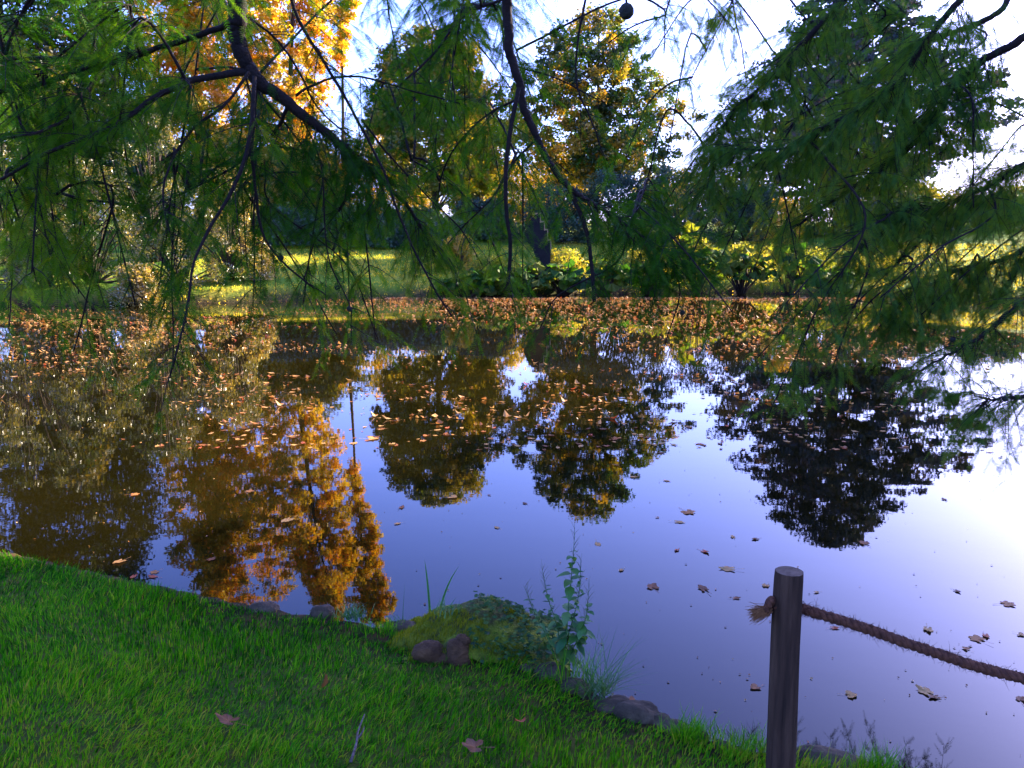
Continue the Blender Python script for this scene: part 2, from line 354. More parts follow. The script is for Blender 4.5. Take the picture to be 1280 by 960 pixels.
Y = 60; x = X(262, Y)
make_tree('golden_tree', x, Y, hz(800, x, Y), [(0, 3.5), (.25, W(250, Y) / 2), (.6, W(260, Y) / 2), (.85, W(200, Y) / 2), (1, 2)], M['gold'],
          'tallest golden orange tree, broad, above the left shrubs', nclump=1000, per=62, leaf=.2, seed=5, z0f=.1, tint=(.55, .25), lump=.55, inner=.2, cr=.62, trunk_r=.4)
x = X(365, 61)
make_tree('golden_tree', x, 61, hz(800, x, 61), [(0, 1.5), (.3, W(95, 61) / 2), (.75, W(120, 61) / 2), (1, .8)], M['gold'],
          'golden orange tree with upright branches right of the broad golden one', nclump=430, per=65, leaf=.2, seed=6, z0f=.14, tint=(.55, .25), lump=.5, cr=.55, lean=(2.6, 0))
x = X(432, 64)
make_tree('golden_tree', x, 64, hz(785, x, 64), [(0, .4), (.4, 1.0), (.6, W(52, 64) / 2), (.85, W(56, 64) / 2), (1, .5)], M['gold'],
          'slim golden orange tree leaning right behind the round maple', nclump=190, per=65, leaf=.2, seed=7, z0f=.40, tint=(.55, .25), lump=.5, cr=.5, lean=(1.8, 0), trunk_r=.16)
for k, (px, Y, top, wd, sd2, mt, lb) in enumerate([
    (40, 50, 800, 200, 21, 'darkleaf', 'dark olive tree filling the far left edge of the bank'),
    (128, 53, 740, 135, 22, 'darkleaf', 'dark tree with a bare upper trunk beside the broad golden tree'),
    (-80, 52, 800, 200, 23, 'olive', 'olive tree half outside the left edge of the photo'),
    (190, 49, 560, 125, 24, 'darkleaf', 'shorter dark tree in front of the broad golden tree'),
    (305, 50, 520, 110, 25, 'olive', 'shorter olive tree at the right foot of the broad golden tree'),
    (388, 56, 500, 110, 26, 'olive', 'lowest olive tree between the golden trees and the round maple'),
    (85, 47, 600, 130, 27, 'darkleaf', 'dark tree in front of the tall left trees'),
    (598, 70, 545, 60, 28, 'olive', 'narrow olive tree at the right shoulder of the round maple')]):
    x = X(px, Y)
    make_tree('bank_tree', x, Y, hz(top, x, Y), [(0, W(wd, Y) * .4), (.3, W(wd, Y) / 2), (.7, W(wd, Y) * .45), (1, W(wd, Y) * .15)], M[mt], lb, nclump=430, per=70, seed=sd2, z0f=.1, cr=.8,
              tint=(.55, .25), lump=.45, leaf=.19)
# lower trees and shrubs behind
for k, (px, Y, top, wd, mt, lb, tn) in enumerate([
    (640, 84, 455, 120, 'gold', 'low golden tree glimpsed behind the sky gap', .35),
    (700, 80, 470, 110, 'gold', 'low yellow tree behind the trunk of the dark green tree', .35),
    (830, 82, 455, 130, 'olive', 'low yellow green tree between the dark tree and the cedar', .7),
    (930, 84, 450, 120, 'darkleaf', 'small dark tree left of the cedar trunk', .5),
    (1120, 70, 445, 150, 'olive', 'yellow olive tree behind the right of the cedar', .5),
    (1260, 66, 440, 160, 'olive', 'low olive tree at the right edge of the far bank', .5),
    (1400, 62, 440, 160, 'darkleaf', 'low dark tree just past the right edge of the far bank', .5),
    (500, 84, 500, 170, 'gold', 'golden tree behind the round maple', .3),
    (400, 76, 520, 150, 'darkleaf', 'dark tree behind the lit left lawn', .5)]):
    x = X(px, Y)
    make_tree('distant_tree', x, Y, hz(top, x, Y), [(0, W(wd, Y) * .42), (.4, W(wd, Y) / 2), (.8, W(wd, Y) * .33), (1, .5)], M[mt], lb, group='low trees behind the far bank',
              nclump=150, per=58, seed=40 + k, z0f=.06, cr=1.0, leaf=.24, tint=(tn, .2), lump=.35, limbs=14, trunk_r=.2)
def shrub(name, x, y, H, rad, mat, label, group, seed, n=60, per=80, leaf=.12, cr=.45, tint=.5, zbase=0.02, lump=.35, stretch=1):
    rg = np.random.default_rng(seed); g = gz1(x, y)
    e = empty(name, (x, y, max(g, WATER) - .03), label, 'shrub', group)
    th = rg.uniform(0, 6.283, n); u = rg.uniform(0.0, 1, n); rr = rad * np.sqrt(1 - (u * .85) ** 2) * np.sqrt(rg.uniform(.35, 1, n))
    q = np.stack([np.cos(th), np.sin(th), u], 1); kk = 1 - lump * .4 + lump * noise(q, 1.7, seed)
    C = np.stack([np.cos(th) * rr * kk * stretch, np.sin(th) * rr * kk, H * (zbase + u * .93) * (.85 + .15 * kk)], 1)
    idx = np.repeat(np.arange(n), per); off = unit(rg.normal(size=(len(idx), 3))) * (rg.uniform(0, 1, len(idx)) ** .5)[:, None] * cr
    off[:, 2] *= .75
    Pn = C[idx] + off; Pn[:, 2] = np.maximum(Pn[:, 2], .03)
    V, Fq = leaf_quads(Pn, np.full(len(Pn), leaf), rg, .2)
    tn = np.clip(rg.normal(tint, .2, n)[idx] + rg.normal(0, .12, len(idx)), 0, 1)
    mk('foliage', V, Fq, M[mat], e, np.repeat(tn, 4))
    tb = MB()
    for k in range(0, n, 3):
        c = C[k]; tb.tube(curve([(c[0] * .1, c[1] * .1, 0), (c[0] * .45, c[1] * .45, c[2] * .6), c], 5), np.linspace(.05, .012, 5), 4)
    tb.build('stems', M['trunk'], e)
    return e
G2 = 'rhododendrons beyond the far lawn'
for k, (px, Y, py, wd, lb) in enumerate([(600, 51.2, 250, 90, 'dark rhododendron left of the sculpture, against the far lawn'), (690, 50.6, 228, 95, 'blue green rhododendron behind the sculpture'),
     (770, 51.2, 215, 100, 'blue green rhododendron mounded behind the two drooping twigs'), (850, 50.0, 205, 110, 'largest blue green rhododendron, behind the lit broad leaves'),
     (930, 50.6, 222, 90, 'blue green rhododendron left of the glowing conical bush'), (1030, 51.8, 235, 100, 'dark rhododendron under the cedar'),
     (1120, 51.2, 250, 110, 'dark rhododendron right of the cedar trunk'), (1230, 50.0, 245, 120, 'dark rhododendron at the right edge'), (520, 50.0, 262, 90, 'dark rhododendron behind the left lawn'), (440, 50.5, 258, 100, 'dark rhododendron seen under the thick hanging limb'), (365, 45, 262, 80, 'dark rhododendron beside the lit left lawn, nearest the bank shrubs'), (470, 45.5, 276, 80, 'low dark rhododendron behind the middle of the lit left lawn'), (548, 46, 268, 75, 'low dark rhododendron at the right end of the lit left lawn')]):
    x = X(px, Y); shrub('rhododendron', x, Y, P(px, py, Y)[2] - gz1(x, Y), W(wd, Y) * .55, 'rhodo', lb, G2, 60 + k, n=130, per=80, leaf=.15, cr=.6, tint=.42)
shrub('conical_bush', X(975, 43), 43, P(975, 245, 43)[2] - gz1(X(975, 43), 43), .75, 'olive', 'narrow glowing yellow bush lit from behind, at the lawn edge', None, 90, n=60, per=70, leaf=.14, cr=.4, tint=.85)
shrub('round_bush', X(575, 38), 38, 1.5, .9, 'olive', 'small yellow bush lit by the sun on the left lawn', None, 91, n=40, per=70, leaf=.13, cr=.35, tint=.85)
G3 = 'shrubs overhanging the left of the pond'
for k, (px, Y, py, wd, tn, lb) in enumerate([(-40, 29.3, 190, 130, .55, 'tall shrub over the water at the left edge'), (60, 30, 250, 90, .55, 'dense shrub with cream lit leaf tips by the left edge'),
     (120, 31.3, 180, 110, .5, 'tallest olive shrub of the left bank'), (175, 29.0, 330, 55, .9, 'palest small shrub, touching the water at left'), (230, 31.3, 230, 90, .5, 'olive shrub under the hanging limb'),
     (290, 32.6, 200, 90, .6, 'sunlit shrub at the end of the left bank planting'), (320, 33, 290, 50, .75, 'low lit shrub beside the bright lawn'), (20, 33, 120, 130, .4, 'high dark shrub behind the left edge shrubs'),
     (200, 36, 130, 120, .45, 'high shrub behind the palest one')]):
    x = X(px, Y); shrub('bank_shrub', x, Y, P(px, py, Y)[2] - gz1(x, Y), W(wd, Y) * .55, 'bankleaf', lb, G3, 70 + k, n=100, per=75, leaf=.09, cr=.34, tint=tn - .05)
# trees of the right bank: they shade the near shore
for k, (x, y, H, r, lb) in enumerate([(23, 11.5, 19, 6, 'shade tree on the right shore nearest the rope fence'), (27, 20, 20, 6.2, 'shade tree on the right shore, second from the rope fence'), (30.5, 28, 19, 5.6, 'shade tree on the right shore, third from the rope fence'),
                                      (18.5, 3.5, 17, 5.5, 'shade tree behind the right cypress'), (36, 17, 22, 7, 'tall shade tree in the second row of the right shore')]):
    make_tree('shore_tree', x, y, H, [(0, r * .8), (.4, r), (.8, r * .7), (1, r * .3)], M['darkleaf'], lb, group='shade trees along the right shore', nclump=260, per=34, leaf=.56, cr=1.3, z0f=.06, seed=80 + k, limbs=14, inner=.2)

# broad leaved plants on the far bank
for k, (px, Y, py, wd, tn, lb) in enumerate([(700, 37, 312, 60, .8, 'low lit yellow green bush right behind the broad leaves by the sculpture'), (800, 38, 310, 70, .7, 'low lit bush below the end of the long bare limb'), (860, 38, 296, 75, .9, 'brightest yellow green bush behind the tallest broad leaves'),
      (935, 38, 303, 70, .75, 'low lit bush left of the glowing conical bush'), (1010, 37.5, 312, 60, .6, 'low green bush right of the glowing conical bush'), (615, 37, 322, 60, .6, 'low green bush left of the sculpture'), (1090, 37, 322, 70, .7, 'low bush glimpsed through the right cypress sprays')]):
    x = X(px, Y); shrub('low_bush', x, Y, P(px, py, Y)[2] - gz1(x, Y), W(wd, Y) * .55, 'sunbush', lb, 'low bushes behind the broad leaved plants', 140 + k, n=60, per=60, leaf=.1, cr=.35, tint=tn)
def broad_leaf():
    n = 14; th = np.linspace(-2.6, 2.6, n); r = .5 * (1 + .16 * np.cos(5 * th * 1.2)) * (1 - .12 * np.cos(th))
    rim = np.stack([np.sin(th) * r, np.cos(th) * r + .1, -.16 + .05 * np.cos(6 * th)], 1)
    V = np.vstack([[(0, 0, 0)], rim]); Fq = [(0, k + 1, k + 2) for k in range(n - 1)]
    return V, np.array(Fq)
lv, lf = broad_leaf()
leaf_meshes = []
for k in range(4):
    ob = mk('leaf', lv * [1, 1, 1 + .3 * k], lf, M['gunnera'], tint=np.full(len(lv), .15 + .22 * k)); leaf_meshes.append(ob.data); bpy.data.objects.remove(ob)
spots = [(585, 50.3, .9, 'broad leaved plant left of the sculpture, nearest the lawn'), (622, 51.5, 1.0, 'broad leaved plant at the foot of the leftmost drooping twig'), (655, 52.8, 1.1, 'broad leaved plant hiding the sculpture base'),
         (705, 53.8, 1.2, 'broad leaved plant just right of the sculpture'), (755, 54.8, 1.3, 'broad leaved plant below the forked twig'), (810, 56.2, 1.3, 'broad leaved plant left of the tallest lit one'),
         (870, 57.6, 2.6, 'tallest broad leaved plant, its top leaves glowing yellow green'), (925, 57.3, 1.7, 'broad leaved plant between the tallest and the last dark one'), (985, 55.5, 1.9, 'dark broad leaved plant spreading over the water at the right end'), (1035, 54, 1.2, 'low broad leaved plant under the cypress foliage')]
for k, (px, Y, H, lb) in enumerate(spots):
    Y = 33.6 + (Y - 50.3) * .28; H = H * 1.2; rg = np.random.default_rng(300 + k); x = X(px, Y); g = max(gz1(x, Y), WATER - .05)
    e = empty('broad_leaf_plant', (x, Y, g), lb, 'plant', 'broad leaved plants on the far bank')
    n = 44; st = MB()
    for j in range(n):
        a = rg.uniform(0, 6.283); rr = 1.0 * math.sqrt(rg.uniform(0, 1)); z = H * (1 - .55 * (rr / 1.1) ** 2) * rg.uniform(.55, 1.05)
        c = (math.cos(a) * rr * 1.15, math.sin(a) * rr * .8, z)
        o = bpy.data.objects.new('leaf', leaf_meshes[rg.integers(4)]); COL.objects.link(o); o.parent = e
        o.location = c; o.rotation_euler = (rg.uniform(-.5, .5) - .3, rg.uniform(-.6, .6), a - math.pi / 2 + rg.normal(0, .4)); s_ = rg.uniform(.35, .8); o.scale = (s_, s_, s_)
        st.tube(curve([(c[0] * .1, c[1] * .1, 0), (c[0] * .6, c[1] * .6, z * .7), c], 4), [.03, .025, .02, .015], 4)
    st.build('stems', M['trunk'], e)

# stepped fan sculpture
Y = 36.0; g0 = gz1(X(676, Y), Y)
e = empty('garden_sculpture', (X(676, Y), Y, g0), 'dark fan shaped garden sculpture with a stepped bright edge behind the broad leaves', 'sculpture')
def loc_(px, py): q = P(px, py, Y); return (q[0] - X(676, Y), q[2] - g0)
cols_ = [((655, 292), (660, 280), (660, 304), (655, 296)), ((660, 280), (666, 273), (666, 311), (660, 304)), ((666, 273), (675, 268), (675, 340), (666, 311)), ((675, 278), (680, 278), (680, 345), (675, 340)),
         ((680, 288), (684, 288), (684, 350), (680, 345)), ((684, 301), (688, 301), (688, 356), (684, 350))]
for k, q in enumerate(cols_):
    b_ = MB(); pts = [loc_(*a) for a in q]; d = .12 + .015 * k
    V = [(a, -d, c) for a, c in pts] + [(a, d, c) for a, c in pts]
    b_.add(V, [(0, 1, 2, 3), (7, 6, 5, 4), (0, 4, 5, 1), (1, 5, 6, 2), (2, 6, 7, 3), (3, 7, 4, 0)]).build('slab', M['slab'], e, False)
    if k >= 2:
        (xa, za), (xb, zb) = pts[0], pts[1]; b_ = MB(); dd = d + .02
        for (x0, x1, z0, z1) in [(xa - .01, xb + .03, zb + .003, zb + .06), (xb - .003, xb + .03, zb - .35, zb)]:
            V = [(u, v_, z_) for z_ in (z0, z1) for v_ in (-dd, dd) for u in (x0, x1)]
            b_.add(V, [(0, 2, 3, 1), (4, 5, 7, 6), (0, 1, 5, 4), (2, 6, 7, 3), (0, 4, 6, 2), (1, 3, 7, 5)])
        b_.build('edge_glint', M['glint'], e, False)  # bright strips put the light glints of the stepped edge into shape and colour
pb = MB(); pb.tube([(.2, 0, -.2), (.2, 0, .6)], .09, 8); pb.build('foot', M['slab'], e)

# ------------------------------------------------------------------ bald cypresses overhead
class Cypress:
    def __init__(s, loc, label, mat, seed):
        s.e = empty('bald_cypress', loc, label, 'tree', 'bald cypresses of the near shore'); s.o = np.array(loc, float); s.mat = mat; s.rg = np.random.default_rng(seed); s.all = []; s.n = 0; s.cones = 0
    def shoots(s, base, dirs, L, tints):
        """two-ranked needle sprays along each shoot"""
        rg = s.rg; n = len(base); m_ = 12
        down = np.array([0, 0, -1.]); side = unit(np.cross(dirs, rg.normal(size=(n, 3)) * .6 + [0, 0, 1]))
        tt = np.linspace(.06, 1, m_)
        stem = base[:, None] + dirs[:, None] * (L[:, None] * tt)[..., None] + down * (L[:, None] * tt ** 2 * .25)[..., None]
        tg = unit(dirs[:, None] + down * (tt[:, None] * .5)); Vs = []
        nl = .025 * (1 - .55 * tt ** 2)[None, :, None] * rg.uniform(.75, 1.2, (n, 1, 1)); w_ = .0025
        for sg in (-1, 1):
            d = unit(side[:, None] * sg + tg * .55 + down * .12 + rg.normal(0, .12, (n, m_, 3)))
            Vs.append(np.stack([stem - tg * w_ * .5, stem + tg * w_ * .8, stem + d * nl], 2))
        V = np.concatenate(Vs, 1).reshape(-1, 3)
        return V, np.repeat(tints, m_ * 2 * 3)
    def branch(s, pts, r0, r1, dens=1.0, twig=.38, dark=0.0, cones=0, spacing=.05, name='branch', leafy=True, start=0.0):
        rg = s.rg; pts = np.asarray(pts, float); Lt = np.linalg.norm(np.diff(pts, axis=0), axis=1).sum()
        n = max(6, int(Lt / .06)); c = curve(pts, n); c += np.cumsum(rg.normal(0, .0025, c.shape), 0) * 1.0
        c -= s.o; s.all.append(c + s.o)
        b_ = MB(); rad = np.linspace(r0, r1, n); b_.tube(c, rad, 7, wob=.06)
        nt_ = int(Lt / spacing * dens) if leafy else 0
        BV = []; BD = []; BL = []
        for k in range(nt_):
            f = start + (1 - start) * rg.uniform(0.02, 1) ** .9; q = f * (n - 1); i_ = min(int(q), n - 2); p0 = c[i_] + (c[i_ + 1] - c[i_]) * (q - i_)
            tg = unit(c[i_ + 1] - c[i_]); d = rg.normal(size=3); d -= tg * (d @ tg); d = unit(d * [1, .8, .6] + tg * rg.uniform(.2, 1.0) + np.array([0, 0, -.15]))
            L = twig * rg.uniform(.35, 1.1) * (1 - .35 * f); m_ = 5; tt = np.linspace(0, 1, m_)[:, None]
            tw = p0 + d * L * tt + np.array([0, 0, -1]) * L * .38 * tt ** 2 + np.cumsum(rg.normal(0, .004, (m_, 3)), 0)
            b_.tube(tw, np.linspace(.0028, .0009, m_), 3)
            ns = int(L / .021); u = rg.uniform(.12, 1, ns); tgt = unit(tw[-1] - tw[0])
            bp = np.stack([np.interp(u, tt[:, 0], tw[:, a]) for a in range(3)], 1)
            sd = unit(np.cross(tgt, [0, 0, 1]) + 1e-6) * rg.choice([-1, 1], ns)[:, None]
            dd = unit(sd * rg.uniform(.4, 1, ns)[:, None] + tgt * rg.uniform(.5, 1, ns)[:, None] + np.array([0, 0, -.35]) + rg.normal(0, .25, (ns, 3)))
            BV.append(bp); BD.append(dd); BL.append(rg.uniform(.06, .13, ns) * (1 - .3 * u))
        o = b_.build(name, M['bark'], s.e)
        if BV:
            BV, BD, BL = np.concatenate(BV), np.concatenate(BD), np.concatenate(BL)
            wp = BV + s.o; far_off = (np.abs(wp[:, 0]) > .80 * wp[:, 1]) | (wp[:, 1] < 2) | (wp[:, 2] - CZ > .5 * wp[:, 1])
            kp = ~far_off | (rg.uniform(0, 1, len(BV)) < .25); BV, BD, BL = BV[kp], BD[kp], BL[kp]      # thinner where the crown is farther overhead
            if not len(BV): return o
            tn = np.clip(.42 - dark + .22 * noise(BV, 1.8, 4) + rg.normal(0, .12, len(BV)), 0, 1)
            V, T = s.shoots(BV, BD, BL, tn); s.n += len(V) // 3
            tag(mk('foliage', V, np.arange(len(V)).reshape(-1, 3), s.mat, o, T), kind='stuff')
        for k in range(cones):
            q = c[int(rg.uniform(.6, 1) * (n - 1))] + rg.normal(0, .03, 3); s.cone(q, o)
        return o
    def cone(s, q, parent, r=.014):
        b_ = MB(); nu, nv = 14, 10
        th = np.linspace(0, math.pi, nv + 1)[1:-1]; ph = np.arange(nu) / nu * 6.283
        V = [(math.sin(a) * math.cos(p_) * r * (1 + .1 * math.sin(5 * p_ + 7 * a)), math.sin(a) * math.sin(p_) * r * (1 + .1 * math.sin(5 * p_ + 7 * a)), math.cos(a) * r * 1.08) for a in th for p_ in ph]
        V += [(0, 0, r), (0, 0, -r)]; V = np.array(V) + q
        Fq = [(i_ * nu + j, (i_ + 1) * nu + j, (i_ + 1) * nu + (j + 1) % nu, i_ * nu + (j + 1) % nu) for i_ in range(nv - 2) for j in range(nu)]
        b_.add(V, Fq); k = len(V); base = b_.n - k
        b_.F[3].append(np.array([(k - 2, j, (j + 1) % nu) for j in range(nu)] + [(k - 1, (nv - 2) * nu + (j + 1) % nu, (nv - 2) * nu + j) for j in range(nu)]) + base)
        b_.tube([np.array(q) + [0, 0, r * .9], np.array(q) + [.004, 0, r * .9 + .03]], .0015, 3)
        b_.build('cone', M['cone'], parent); s.cones += 1
def PP(l, Y0, dY=0.0):
    n = len(l); return [P(a, b_, Y0 + dY * k / max(1, n - 1)) for k, (a, b_) in enumerate(l)]
px4 = 4.0 / F
A = Cypress((-4.6, -0.8, gz1(-4.6, -.8)), 'bald cypress hanging its bare lined branches over the left and middle of the pond', M['cypress'], 5)
B = Cypress((8.2, 2.9, gz1(8.2, 2.9)), 'bald cypress reaching in from the right edge with dense blue green sprays', M['cypress_cool'], 6)
for T_, H, r in ((A, 13, .34), (B, 12, .30)):
    q = T_.o; tb = MB(); tb.tube([(0, 0, -.6), (0, 0, .3), (.03, 0, 1.2), (.05, .02, H * .4), (0, 0, H)], [r * 1.8, r * 1.35, r, r * .75, .04], 14, wob=.12); tb.build('trunk', M['trunk'], T_.e)
lim = A.o + [0, 0, 5.4]
A.branch([lim, lim + [1.5, 1.6, .9], P(240, -420, 3.6), P(285, -150, 3.9), P(298, 0, 4.0), P(303, 45, 4.0), P(318, 88, 4.0), P(350, 115, 4.05), P(395, 150, 4.1), P(440, 185, 4.2), P(475, 215, 4.3), P(520, 262, 4.45), P(548, 320, 4.5)],
         .06, .005, .7, start=.62)
# limb is wide at the trunk; the rest are in frame
main = [
 ([(300, 12), (288, 26), (240, 45), (190, 60), (150, 70), (90, 66), (0, 66), (-90, 80)], 4.0, .3, 5.5, 2.5, .8, 1),
 ([(318, 90), (250, 98), (222, 107), (185, 125), (140, 160), (60, 190), (-20, 235)], 4.0, -.5, 6, 2, .9, 0),
 ([(175, 62), (140, 70), (80, 95), (30, 112), (-40, 122)], 4.05, -.4, 4.5, 3, .8, 0),
 ([(190, 60), (130, 85), (90, 140), (50, 165), (0, 175), (-40, 215)], 4.0, -.8, 3, 1.5, .9, 0),
 ([(110, 80), (78, 115), (55, 175), (60, 240), (72, 318)], 3.9, -.1, 3, 1.3, .9, 1),
 ([(125, 84), (95, 150), (90, 215), (105, 285)], 4.1, .1, 2.3, 1.2, .9, 0),
 ([(320, 92), (318, 150), (315, 190), (320, 240), (328, 290), (352, 325), (395, 362)], 4.0, .2, 3.6, 1.4, .75, 1),
 ([(312, 92), (285, 130), (243, 162), (214, 210), (207, 250), (214, 292)], 3.9, -.3, 2.6, 1.2, .8, 0),
 ([(318, 95), (312, 180), (290, 240), (262, 292), (244, 332), (236, 392), (215, 470)], 3.7, -.3, 3.4, 1.2, .7, 0),
 ([(358, -60), (366, 0), (392, 50), (420, 100), (447, 152), (482, 222), (502, 284), (530, 342), (562, 392)], 3.9, .3, 3, 1.5, .75, 0),
 ([(304, 18), (345, 48), (375, 95), (400, 140), (440, 175)], 4.1, .2, 2.2, 1.3, .7, 0),
 ([(372, 120), (392, 108), (425, 97), (465, 98), (505, 110), (580, 128)], 4.15, .3, 2.4, 1.2, .8, 0),
 ([(500, 108), (540, 70), (580, 22), (632, 0), (690, -30)], 4.4, .2, 2, 2.5, .9, 0),
 ([(362, 128), (345, 165), (320, 190), (265, 225), (190, 260)], 4.05, .6, 3.5, 1.2, .8, 0),
 ([(372, 134), (400, 200), (405, 280), (412, 330), (436, 380), (438, 428)], 4.1, .2, 1.6, .9, .6, 2),
 ([(452, 150), (480, 190), (520, 235), (572, 285), (600, 330)], 4.2, .5, 2, 1, .8, 0),
 ([(560, 320), (580, 360), (590, 400)], 4.5, .1, 1.5, .9, .9, 0),
 ([(440, 185), (430, 250), (395, 300), (380, 350)], 4.2, .3, 2, 1, .9, 0),
 ([(300, 60), (330, 200), (340, 260), (430, 330), (470, 430)], 4.3, .4, 2, 1, .7, 1),
]
for l, Y0, dY, a, b_, dn, cn in main: A.branch(PP(l, Y0, dY), a * .75 * px4, b_ * .8 * px4, dn, cones=cn)
cb = [P(545, -420, 3.2), P(610, -180, 3.9)]
A.branch([A.o + [0, 0, 6.2], A.o + [2.4, 2.2, 1.2 + 6.2]] + cb + PP([(632, -20), (640, 60), (655, 120), (675, 170), (705, 225), (740, 250), (790, 282), (822, 308), (850, 335)], 4.2, .4), .036, .0045, .35, start=.72)
for l, Y0, dY, a, b_, dn, cn in [
 ([(705, 225), (720, 255), (735, 300), (740, 340), (742, 380)], 4.4, 0, 3.4, 2.4, .8, 0),
 ([(648, 110), (634, 190), (633, 260), (638, 310), (633, 366)], 4.2, .1, 3, 2.4, .7, 0),
 ([(740, -40), (722, 50), (725, 110), (745, 160), (757, 195)], 4.5, .1, 1.8, .9, .3, 0),
 ([(800, -60), (782, -10), (784, 10)], 3.0, 0, 1.2, 1, .1, 0),
 ([(675, 172), (640, 205), (610, 250), (560, 300)], 4.4, .4, 1.6, 1, 1.1, 0),
 ([(655, 120), (600, 150), (560, 200), (545, 260)], 4.3, .6, 1.8, 1, 1.0, 0),
 ([(790, 282), (770, 330), (700, 370), (680, 410)], 4.6, .2, 1.5, .9, .9, 0),
 ([(822, 308), (850, 360), (830, 430)], 4.6, .2, 1.5, .9, .6, 1)]: 
    last = A.branch(PP(l, Y0, dY), a * px4, b_ * px4, dn, cones=cn)
A.cone(P(783, 14, 3.0) - A.o, last, .025)
rt = [B.o + [0, 0, 4.6], B.o + [0, 0, 3.1], B.o + [0, 0, 6.0]]
Bm = [
 ([rt[0], rt[0] + [-1.8, .8, .8], P(1420, -60, 4.6)], [(1330, 20), (1280, 50), (1230, 82), (1192, 115), (1165, 160), (1120, 200), (1060, 240), (990, 290)], 4.7, .6, .035, 2, 1.3, 1),
 ([rt[2], rt[2] + [-2.0, .8, .9], P(1250, -320, 4.6), P(1120, -120, 4.9)], [(1060, -20), (1000, 48), (960, 95), (905, 140), (880, 185), (870, 240)], 5.0, .2, .028, 1.6, 1.2, 0),
 ([rt[1], rt[1] + [-1.8, .6, .6], P(1420, 150, 4.6)], [(1330, 195), (1280, 215), (1230, 244), (1180, 266), (1120, 292), (1060, 335)], 4.6, .5, .03, 1.6, 1.3, 2),
 ([rt[1], rt[1] + [-1.8, 1.2, .2], P(1430, 250, 5.0)], [(1340, 290), (1260, 330), (1190, 350), (1130, 385), (1120, 405)], 5.0, .0, .026, 1.3, 1.3, 3),
 ([rt[1], rt[1] + [-2.4, .2, .3], P(1450, 330, 4.2)], [(1340, 350), (1275, 385), (1225, 425), (1190, 448), (1150, 470)], 4.2, .1, .028, 1.2, .5, 2),
 ([rt[1], rt[1] + [-2.4, .1, .1], P(1450, 480, 4.0)], [(1340, 478), (1280, 488), (1245, 492), (1226, 500)], 4.0, 0, .02, 1.0, .5, 1),
 ([rt[0], rt[0] + [-2.2, .6, .8], P(1400, -200, 4.3)], [(1300, -80), (1210, -10), (1150, 60), (1110, 110), (1040, 150), (980, 185), (900, 185)], 4.5, .4, .028, 1.6, 1.2, 0),
 ([rt[0], rt[0] + [-2.0, 1.6, .8], P(1350, -80, 5.6)], [(1240, 20), (1140, 60), (1060, 120), (1010, 200), (960, 300)], 5.6, .2, .028, 1.6, 1.2, 0),
]
for pre, l, Y0, dY, r0, r1, dn, cn in Bm:
    pts = list(pre) + PP(l, Y0, dY); B.branch(pts, r0, r1 * px4, dn, cones=cn, start=.4, twig=.42)
def fill(T_, n, box, Yr, seed, slope, dens=1.0, L=(.45, .9), dark=0.0, droop=.15, main_r=2.0):
    rg = np.random.default_rng(seed)
    allp = np.concatenate(T_.all)
    allp = allp[(allp[:, 1] > 2.9)]
    for k in range(n):
        px, py = rg.uniform(box[0], box[2]), rg.uniform(box[1], box[3]); Yk = rg.uniform(*Yr)
        s_ = P(px, py, Yk); j = np.argmin(((allp - s_) ** 2).sum(1)); a = allp[j]
        d = unit(np.array([slope[0] + rg.normal(0, .35), rg.normal(0, .3), slope[1] + rg.normal(0, .25)])); l = rg.uniform(*L)
        e_ = s_ + d * l + np.array([0, 0, -droop * l * .6]); m_ = s_ + d * l * .5
        T_.branch([a, (a + s_) / 2 + [0, 0, .05], s_, m_, e_], main_r * px4, .9 * px4, dens, dark=dark, start=.15)
fill(A, 27, (-60, -40, 330, 260), (3.6, 5.0), 1, (.1, -.7), 1.0)
fill(A, 10, (300, 100, 560, 300), (4.0, 5.2), 2, (.3, -.7), .8, L=(.4, .9))
fill(A, 9, (-60, -80, 250, 30), (3.4, 4.4), 3, (-.2, -.5), 1.0)
fill(A, 7, (560, 180, 820, 300), (4.4, 5.4), 4, (.2, -.8), .7, L=(.35, .7))
fill(A, 16, (460, -60, 640, 120), (4.4, 5.6), 9, (.1, -.6), 1.0, L=(.4, .8))
fill(A, 3, (700, -40, 860, 20), (4.6, 5.4), 10, (.2, -.3), .5, L=(.3, .5))
fill(B, 13, (1000, 150, 1330, 300), (4.3, 6.0), 5, (-.5, -.5), 1.1, L=(.5, 1.1))
fill(B, 13, (900, -40, 1280, 150), (4.6, 6.2), 6, (-.6, -.5), .85, L=(.5, 1.0))
fill(B, 11, (1040, 290, 1320, 360), (4.6, 5.6), 7, (-.4, -.4), 1.1, L=(.3, .6))
fill(B, 5, (850, 150, 1000, 260), (5.0, 6.2), 8, (-.4, -.6), .8, L=(.4, .8))
fill(B, 5, (790, -40, 960, 150), (5.0, 6.4), 12, (-.4, -.5), .45, L=(.4, .8))

